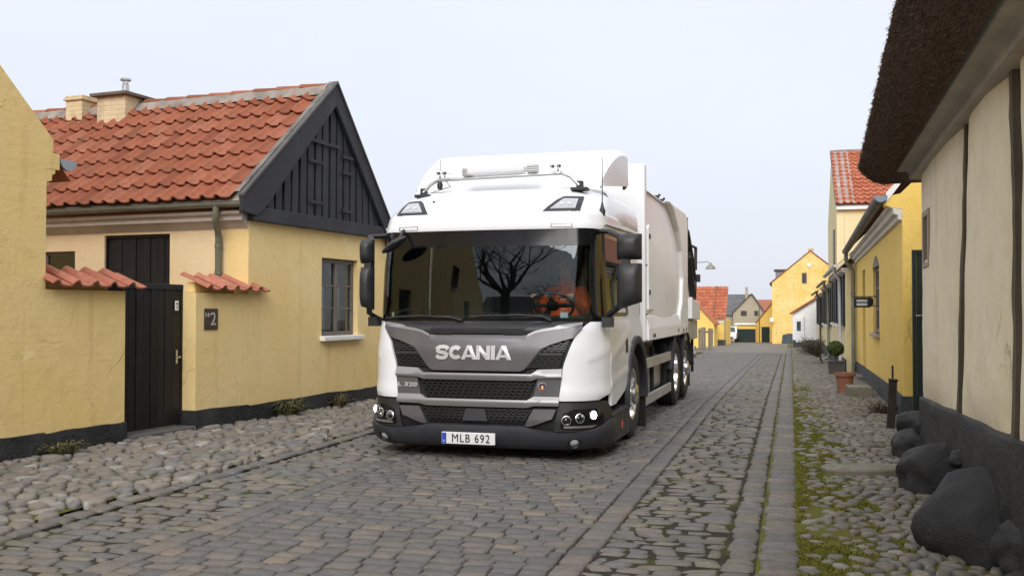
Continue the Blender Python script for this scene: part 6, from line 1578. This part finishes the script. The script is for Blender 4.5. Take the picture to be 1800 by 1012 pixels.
for s in (1, -1):
    wheel(1.085*s, 2.15, s); wheel(1.06*s, 6.30, s, True, w=.32); wheel(1.06*s, 7.62, s, False)
    # wheel arch of the front wheel
    mb = MB(); vs = []; fs = []; n = 30
    for k in range(n+1):
        a = R(-8+196*k/n); 
        for rr_, xx in ((.60, 1.02), (.60, 1.285), (.625, 1.30), (.69, 1.295), (.70, 1.25)): vs.append((xx*s, 2.15-rr_*math.cos(a)*1.0, .475+rr_*math.sin(a)*.98))
    for k in range(n):
        for i in range(4): q = (k*5+i, k*5+i+1, k*5+i+6, k*5+i+5); fs.append(q if s < 0 else q[::-1])
    mb.add(vs, fs); P(mb, 'wheel_arch', M['plastic_grey'], sm=45)
    mb = MB(); mb.grid(lambda u, v: (s*(.70+.40*v), 2.15-.61*math.cos(R(180*u)), .475+.61*math.sin(R(180*u))), 20, 1); mb.add([(s*.70, 1.5, .2), (s*.70, 2.8, .2), (s*.70, 2.8, 1.1), (s*.70, 1.5, 1.1)], [(0, 1, 2, 3)]); P(mb, 'arch_liner', M['black'])
    mb = MB(); mb.box(1.02*s if s > 0 else -1.27, 1.27 if s > 0 else -1.02, 2.80, 2.83, .02, .98); mb.build('mud_flap', M['black'], TRK)
    # rear fenders
    for yc in (6.30, 7.62):
        mb = MB(); n = 24; vs = []; fs = []
        for k in range(n+1):
            a = R(8+164*k/n)
            for rr_, xx in ((.565, .90), (.575, 1.215), (.60, 1.24), (.625, 1.22), (.63, .90)): vs.append((xx*s, yc-rr_*math.cos(a), .475+rr_*math.sin(a)))
        for k in range(n):
            for i in range(4): q = (k*5+i, k*5+i+1, k*5+i+6, k*5+i+5); fs.append(q if s < 0 else q[::-1])
        mb.add(vs, fs); P(mb, 'fender', M['plastic_grey'], sm=45)
    mb = MB(); mb.box(.92*s if s > 0 else -1.2, 1.2 if s > 0 else -.92, 8.27, 8.29, .12, .70); mb.build('mud_flap', M['black'], TRK)
    # side guard rails and tanks
    for z0, z1 in ((.70, .83), (.235, .365)): MB().box(1.20*s-.02, 1.20*s+.02, 2.98, 5.62, z0, z1).build('guard_rail', M['alu'], TRK, bevel=.008)
    mb = MB()
    for y in (3.15, 4.3, 5.5): mb.box(1.12*s-.03, 1.12*s+.03, y-.03, y+.03, .25, .95)
    mb.build('rail_post', M['iron'], TRK)
    mb = MB(); mb.box(.62*s if s > 0 else -1.10, 1.10 if s > 0 else -.62, 3.35, 4.35, .30, .72); bx_ = mb.build('battery_box', simple('grey_box', (.26, .26, .255), .55, var=.15), TRK, bevel=.03)
    mb = MB(); mb.box(1.101*s-.002*s, 1.101*s+.012*s, 3.55, 3.80, .46, .62); mb.build('box_lid', M['iron'], bx_)
    mb = MB(); mb.box(.60*s if s > 0 else -1.08, 1.08 if s > 0 else -.60, 4.55, 5.55, .30, .80); mb.build('tank', M['alu'], TRK, bevel=.08, seg=3)
    mb = MB(); mb.tube([(1.09*s, 4.45, .25), (1.09*s, 4.45, .95)], .03, 8); mb.build('pipe', simple('red_brown_pipe', (.12, .05, .035), .6), TRK)
    mb = MB(); mb.box(.75*s-.12, .75*s+.12, 3.0, 3.5, .78, 1.02); mb.build('valve_box', M['black'], TRK, bevel=.02)
    mb = MB(); mb.tube([(1.14*s, 2.72, 2.05), (1.17*s, 2.74, 1.8), (1.18*s, 2.78, 1.4), (1.16*s, 2.80, 1.05)], .028, 8); P(mb, 'air_hose', M['plastic'])
mb = MB(); mb.box(-.45, -.36, .8, 9.0, .55, .85); mb.box(.36, .45, .8, 9.0, .55, .85); mb.box(-.9, .9, 2.05, 2.25, .38, .56); mb.box(-.9, .9, 6.2, 6.4, .4, .58); mb.box(-.9, .9, 7.52, 7.72, .4, .58); mb.box(-.7, .7, .5, 2.0, .35, .9); mb.box(-1.0, 1.0, 5.7, 8.2, .98, 1.05); mb.build('chassis', M['black'], TRK)
mb = MB(); mb.box(-1.0, 1.0, .35, 1.55, .16, .20); mb.box(-.85, .85, 2.8, 5.8, .20, .24); mb.build('added_shadow_plate', M['black'], TRK)  # plates added out of sight to deepen the shadow under the lorry
# --- refuse body
B = MB(); B.box(-1.235, 1.235, 3.02, 3.17, 1.05, 3.305); B.build('bulkhead', M['white_body'], TRK, bevel=.025)
MB().box(-1.15, 1.15, 3.17, 7.5, 1.08, 3.0).build('hopper_core', M['white_body'], TRK)
def arc_y(z):  return float(np.interp(z, [1.38, 1.44, 1.6, 1.97, 2.4, 2.7, 2.92, 3.05], [6.52, 6.55, 6.78, 6.90, 6.70, 6.35, 5.85, 5.4]))
for s in (1, -1):
    def side(u, v):
        z = 1.30+1.74*v; y0 = 3.165; y1 = arc_y(z)+.05; y = y0+(y1-y0)*u
        return (s*(1.205+.045*math.sin(math.pi*u)**.8*math.sin(math.pi*min(1, .2+v*.72))-.05*v*v), y, z)
    mb = MB(); mb.grid(side, 40, 24, flip=(s < 0)); P(mb, 'side_panel', M['white_body'], sm=60)
    poly = [(7.55, 1.06), (7.55, 3.0), (7.25, 3.085), (5.2, 3.06)]+[(arc_y(z), z) for z in (2.99, 2.92, 2.8, 2.7, 2.55, 2.4, 2.2, 1.97, 1.8, 1.6, 1.5, 1.44, 1.40)]+[(6.5, 1.30), (6.5, 1.06)]
    mb = MB(); mb.prism(poly, 'x', s*1.12, s*1.258); mb.build('rear_frame', M['white_body'], TRK, bevel=.035, recalc=True)
    mb = MB(); mb.prism([(1.18, 1.06), (1.262, 1.06), (1.262, 1.22), (1.225, 1.385), (1.18, 1.385)] if s > 0 else [(-1.18, 1.06), (-1.262, 1.06), (-1.262, 1.22), (-1.225, 1.385), (-1.18, 1.385)], 'y', 3.175, 6.62); mb.build('bottom_rail', M['white_body'], TRK, bevel=.012, recalc=True)
    for y, z in ((3.55, 1.12), (3.68, 1.12), (6.85, 1.13), (7.25, 1.14), (6.2, 1.14)):
        mb = MB(); mb.lathe([(.028, 0), (.026, .008), (0, .010)], 12, Matrix.Translation((s*1.263, y, z)) @ Matrix.Rotation(R(90)*s, 4, 'Y')); mb.build('side_marker', M['iron'], TRK)
    mb = MB(); mb.prism([(3.25, 1.45), (3.72, 1.45), (3.74, 2.2), (3.60, 2.52), (3.30, 2.55), (3.25, 2.5)], 'x', s*1.20, s*1.247); hp = mb.build('access_hatch', M['white_body'], TRK, bevel=.012, recalc=True)
    for z in (2.40, 1.68): MB().box(s*1.247-.008, s*1.247+.012, 3.28, 3.36, z-.03, z+.03).build('hinge', M['iron'], hp, bevel=.004)
    for z in (2.02, 1.40): MB().box(s*1.236-.004, s*1.236+.008, 3.05, 3.17, z-.008, z+.008).build('bracket', M['iron'], TRK)
mb = MB(); mb.grid(lambda u, v: (-1.2+2.4*u, 3.17+4.3*v, 3.0+.10*math.sin(math.pi*u)**.5+.0*v), 16, 6, flip=False); P(mb, 'body_roof', M['white_body'], sm=60)
mb = MB()
for k, y in enumerate((5.0, 5.5, 6.1, 6.6)): mb.tube([(1.08, y, 3.04), (1.12, y+.12, 3.14), (1.10, y+.3, 3.16)], .018, 6); mb.box(1.06, 1.13, y-.03, y+.04, 3.02, 3.12)
mb.build('hydraulic_line', M['iron'], TRK)
# tailgate, lifting gear, rear step
mb = MB(); mb.prism([(7.58, 1.0), (7.58, 3.02), (8.0, 3.0), (8.5, 2.5), (9.0, 1.65), (9.65, 1.30), (9.65, .98)], 'x', -1.12, 1.12); mb.build('tailgate', M['white_body'], TRK, bevel=.03, recalc=True)
for s in (1, -1):
    mb = MB(); mb.prism([(8.25, 1.30), (8.25, 1.68), (8.75, 1.62), (9.62, 1.60), (9.62, 1.27)], 'x', s*1.13, s*1.25); mb.build('hopper_cheek', M['white_body'], TRK, bevel=.01, recalc=True)
    mb = MB(); mb.box(1.10*s-.08, 1.10*s+.10, 7.75, 9.6, .92, 1.265); mb.build('tail_skirt', M['alu'], TRK, bevel=.02)
    mb = MB(); mb.tube([(1.2*s, 7.85, 3.05), (1.2*s, 7.9, 2.3)], .03, 6)
    mb.tube([(1.16*s, 8.3, 2.85), (1.18*s, 8.75, 2.45), (1.2*s, 9.1, 2.0), (1.2*s, 9.0, 1.65)], .045, 8); mb.tube([(1.18*s, 8.9, 2.62), (1.2*s, 9.35, 2.62), (1.2*s, 9.3, 2.2)], .03, 8)
    mb.box(1.13*s-.06, 1.13*s+.06, 8.5, 8.8, 2.25, 2.5); mb.tube([(1.17*s, 8.4, 2.4), (1.18*s, 9.0, 1.7)], .06, 8); mb.box(1.2*s-.05, 1.2*s+.07, 9.35, 9.5, 1.98, 2.12); mb.tube([(1.16*s, 9.35, 2.05), (1.16*s, 9.2, 1.62)], .02, 6); mb.build('lifting_arm', M['iron'], TRK)
    mb = MB(); mb.box(1.0*s-.12, 1.0*s+.12, 9.45, 9.75, .42, .50); mb.lathe([(.0, .06), (.06, .05), (.07, 0), (.05, -.05), (0, -.05)], 14, Matrix.Translation((1.12*s, 9.6, .60))); mb.lathe([(.0, .06), (.05, .05), (.06, 0), (0, -.05)], 14, Matrix.Translation((1.12*s, 9.6, .72))); mb.build('rear_step', M['chrome'], TRK, smooth=40)
    mb = MB(); mb.box(.95*s-.05, .95*s+.05, 9.2, 9.35, .3, .95); mb.tube([(1.12*s, 9.4, .3), (1.12*s, 9.4, .95)], .03, 6); mb.build('step_frame', M['iron'], TRK)
# ------------------------------------------------------------------ the driver
def skin_body(name, verts, edges, root, levels=1):
    me = bpy.data.meshes.new(name); me.from_pydata([v[:3] for v in verts], edges, [])
    o = bpy.data.objects.new(name, me); COL.objects.link(o)
    sk = o.modifiers.new('skin', 'SKIN'); sk.use_smooth_shade = True
    for i, v in enumerate(verts): me.skin_vertices[0].data[i].radius = (v[3], v[4] if len(v) > 4 else v[3])
    me.skin_vertices[0].data[root].use_root = True
    sb = o.modifiers.new('subdivision', 'SUBSURF'); sb.levels = sb.render_levels = levels
    dg = bpy.context.evaluated_depsgraph_get(); m2 = bpy.data.meshes.new_from_object(o.evaluated_get(dg)); bpy.data.objects.remove(o); m2.name = name
    return m2
PV = thing('person', 'driver in a bright orange work jacket seated at the steering wheel, both hands on it', 'person', (-3.04, 9.42, 0), -0.8)
dx = .60
V = [(dx, 1.34, 1.22, .17, .13), (dx, 1.40, 1.42, .165, .12), (dx, 1.43, 1.60, .185, .125), (dx, 1.42, 1.72, .10, .08), (dx, 1.40, 1.80, .058, .058), (dx, 1.385, 1.88, .075, .09), (dx, 1.38, 1.96, .080, .098), (dx, 1.39, 2.03, .06, .075)]
E_ = [(0, 1), (1, 2), (2, 3), (3, 4), (4, 5), (5, 6), (6, 7)]
for s in (-1, 1):
    b = len(V)
    V += [(dx+s*.19, 1.42, 1.66, .075), (dx+s*.245, 1.30, 1.50, .062), (dx+s*.26, 1.16, 1.42, .056), (dx+s*.23, 1.0, 1.50, .046), (dx+s*.205, .87, 1.57, .036), (dx+s*.20, .83, 1.60, .034, .02)]
    E_ += [(2, b), (b, b+1), (b+1, b+2), (b+2, b+3), (b+3, b+4), (b+4, b+5)]
    for k in range(4):                                      # fingers closed over the rim
        q = len(V); ox = (k-1.5)*.019; l = (.9, 1.05, 1.0, .8)[k]
        V += [(dx+s*.20+ox*s, .795, 1.622-.002*k, .0095), (dx+s*.20+ox*s, .765, 1.612-.01*(1-l), .009), (dx+s*.20+ox*s, .770, 1.583, .008)]
        E_ += [(b+5, q), (q, q+1), (q+1, q+2)]
    q = len(V); V += [(dx+s*.168, .835, 1.612, .012), (dx+s*.155, .80, 1.605, .010), (dx+s*.16, .775, 1.592, .009)]; E_ += [(b+5, q), (q, q+1), (q+1, q+2)]
    q = len(V); V += [(dx+s*.11, 1.30, 1.19, .10), (dx+s*.14, .95, 1.20, .078), (dx+s*.14, .85, .98, .055), (dx+s*.14, .80, .82, .045), (dx+s*.14, .68, .80, .04)]; E_ += [(0, q), (q, q+1), (q+1, q+2), (q+2, q+3), (q+3, q+4)]
bm_ = skin_body('body', V, E_, 0, 2)
for m in (simple('orange_jacket', (.85, .13, .02), .75, bumps=.4, bscale=25, var=.15), simple('skin', (.50, .30, .22), .55), simple('work_trousers', (.03, .035, .05), .8)): bm_.materials.append(m)
for p in bm_.polygons:
    c = p.center; p.use_smooth = True
    p.material_index = 1 if (c.z > 1.785 or c.y < .865 and c.z > 1.5) else (2 if c.z < 1.27 and c.y < 1.45 else 0)
link('body', bm_, None, PV)
bm2 = bmesh.new(); bmesh.ops.create_icosphere(bm2, subdivisions=3, radius=1)
for v in list(bm2.verts): 
    v.co = Vector((dx+v.co.x*.094, 1.40+v.co.y*.112, 1.99+v.co.z*.098))
bmesh.ops.delete(bm2, geom=[v for v in bm2.verts if v.co.z < 1.95 and v.co.y < 1.42 or v.co.y < 1.335 and v.co.z < 2.03], context='VERTS')
me = bpy.data.meshes.new('hair'); bm2.to_mesh(me); bm2.free(); link('hair', me, simple('dark_hair', (.03, .02, .015), .7), PV)
for s in (-1, 1):
    MB().lathe([(0, .010), (.008, .006), (.011, 0), (0, -.008)], 10, Matrix.Translation((dx+s*.033, 1.287, 1.962)) @ Matrix.Rotation(R(90), 4, 'X')).build('eye', simple('eye', (.10, .08, .07), .2), PV)
    MB().lathe([(0, .012), (.012, .010), (.028, 0), (0, -.01)], 10, Matrix.Translation((dx+s*.088, 1.39, 1.945)) @ Matrix.Rotation(R(90)*s, 4, 'Y')).build('ear', bm_.materials[1], PV)
MB().prism([(1.292, 1.965), (1.262, 1.925), (1.29, 1.92)], 'x', dx-.013, dx+.013).build('nose', bm_.materials[1], PV, bevel=.005)
MB().box(dx-.025, dx+.025, 1.290, 1.30, 1.888, 1.896).build('mouth', simple('lips', (.30, .12, .10), .6), PV)

# ------------------------------------------------------------------ what the windscreen mirrors: the street behind the camera
bark = simple('tree_bark', (.06, .05, .04), .9, bumps=.8, bscale=14, var=.35)
def bare_tree(label, x, y, h, seed, pollard=True):
    rr = random.Random(seed); t = thing('bare_tree', label, 'tree', (x, y, 0), 0, 'bare trees behind the camera'); tb = MB(); cb = MB()
    top = Vector((.1, 0, h*.34)); tb.tube([(0, 0, -.1), (.02, 0, .5), (.06, .03, h*.2), top], [.50, .40, .36, .42], 12)
    def limb(p, d, r, ln, lev):
        pts = [p]; rs = [r]; q = p.copy(); dd = d.copy()
        for k in range(4):
            dd = (dd+Vector((rr.gauss(0, .16), rr.gauss(0, .16), rr.gauss(.06, .12)))).normalized(); q = q+dd*ln/4; pts.append(q.copy()); rs.append(r*(1-.14*(k+1))*rr.uniform(.9, 1.15))
        (tb if lev == 0 else cb).tube(pts, rs, 8 if lev < 2 else 4, cap=True)
        if lev < 3:
            n = (5, 6, 7)[lev]
            for k in range(n):
                a = pts[-1] if k < n*.6 else pts[rr.randint(2, 4)]
                nd = (dd*.7+Vector((rr.gauss(0, .6), rr.gauss(0, .6), rr.gauss(.25, .45)))).normalized()
                limb(a, nd, rs[-1]*(.62, .45, .5)[lev], ln*rr.uniform(.45, .8), lev+1)
            if pollard and lev < 2:
                cb.lathe([(0, rs[-1]*1.3), (rs[-1]*1.2, rs[-1]*.6), (rs[-1]*1.5, 0), (rs[-1]*1.1, -rs[-1]), (0, -rs[-1]*1.2)], 7, Matrix.Translation(pts[-1]))
    for k in range(8):
        a = k*.785+rr.uniform(-.2, .2); limb(top+Vector((0, 0, -.2*rr.random())), Vector((math.cos(a)*.6, math.sin(a)*.6, .9)).normalized(), .24, h*.36, 0)
    tb.build('trunk', bark, t, smooth=60); cb.build('crown', bark, t, smooth=60)
    return t
bare_tree('bare pollarded tree behind the camera, mirrored in the windscreen', -8.4, -11.5, 11.5, 4)
bare_tree('second bare tree further back, mirrored in the windscreen', -5.6, -22, 8.0, 9)
def back_house(label, x, y, w, h, ridge, pm, seed, rz=180):
    t = thing('background_house', label, 'house', (x, y, 0), rz); mb = MB(); n = max(2, int(w/2.4)); hs_ = [(-w/2+(k+.5)*w/n-.5, -w/2+(k+.5)*w/n+.5, 1.0, 2.4) for k in range(n)]
    wall(mb, -w/2, w/2, -.1, h, hs_, 0, .3); mb.box(-w/2, w/2, .3, 6, -.1, h); mb.build('wall', M[pm], t)
    for hh in hs_: window(t, *hh, .08, 2, 2, M['white_trim'], sill=True)
    mb = MB(); mb.prism([(-.3, h-.05), (3, ridge), (6.3, h-.05)], 'x', -w/2-.1, w/2+.1); mb.build('roof', M['zinc_dark'], t)
back_house('pale house with white windows far behind the camera', -12.5, -34, 11, 3.4, 6.3, 'plaster_white', 1)
back_house('cream house closing the street behind the camera', -1.5, -38, 9, 3.2, 6.0, 'plaster_pale', 2)
back_house('yellow house behind the camera on the right of the street', 5.0, -20, 8, 2.9, 5.8, 'plaster_right', 3)
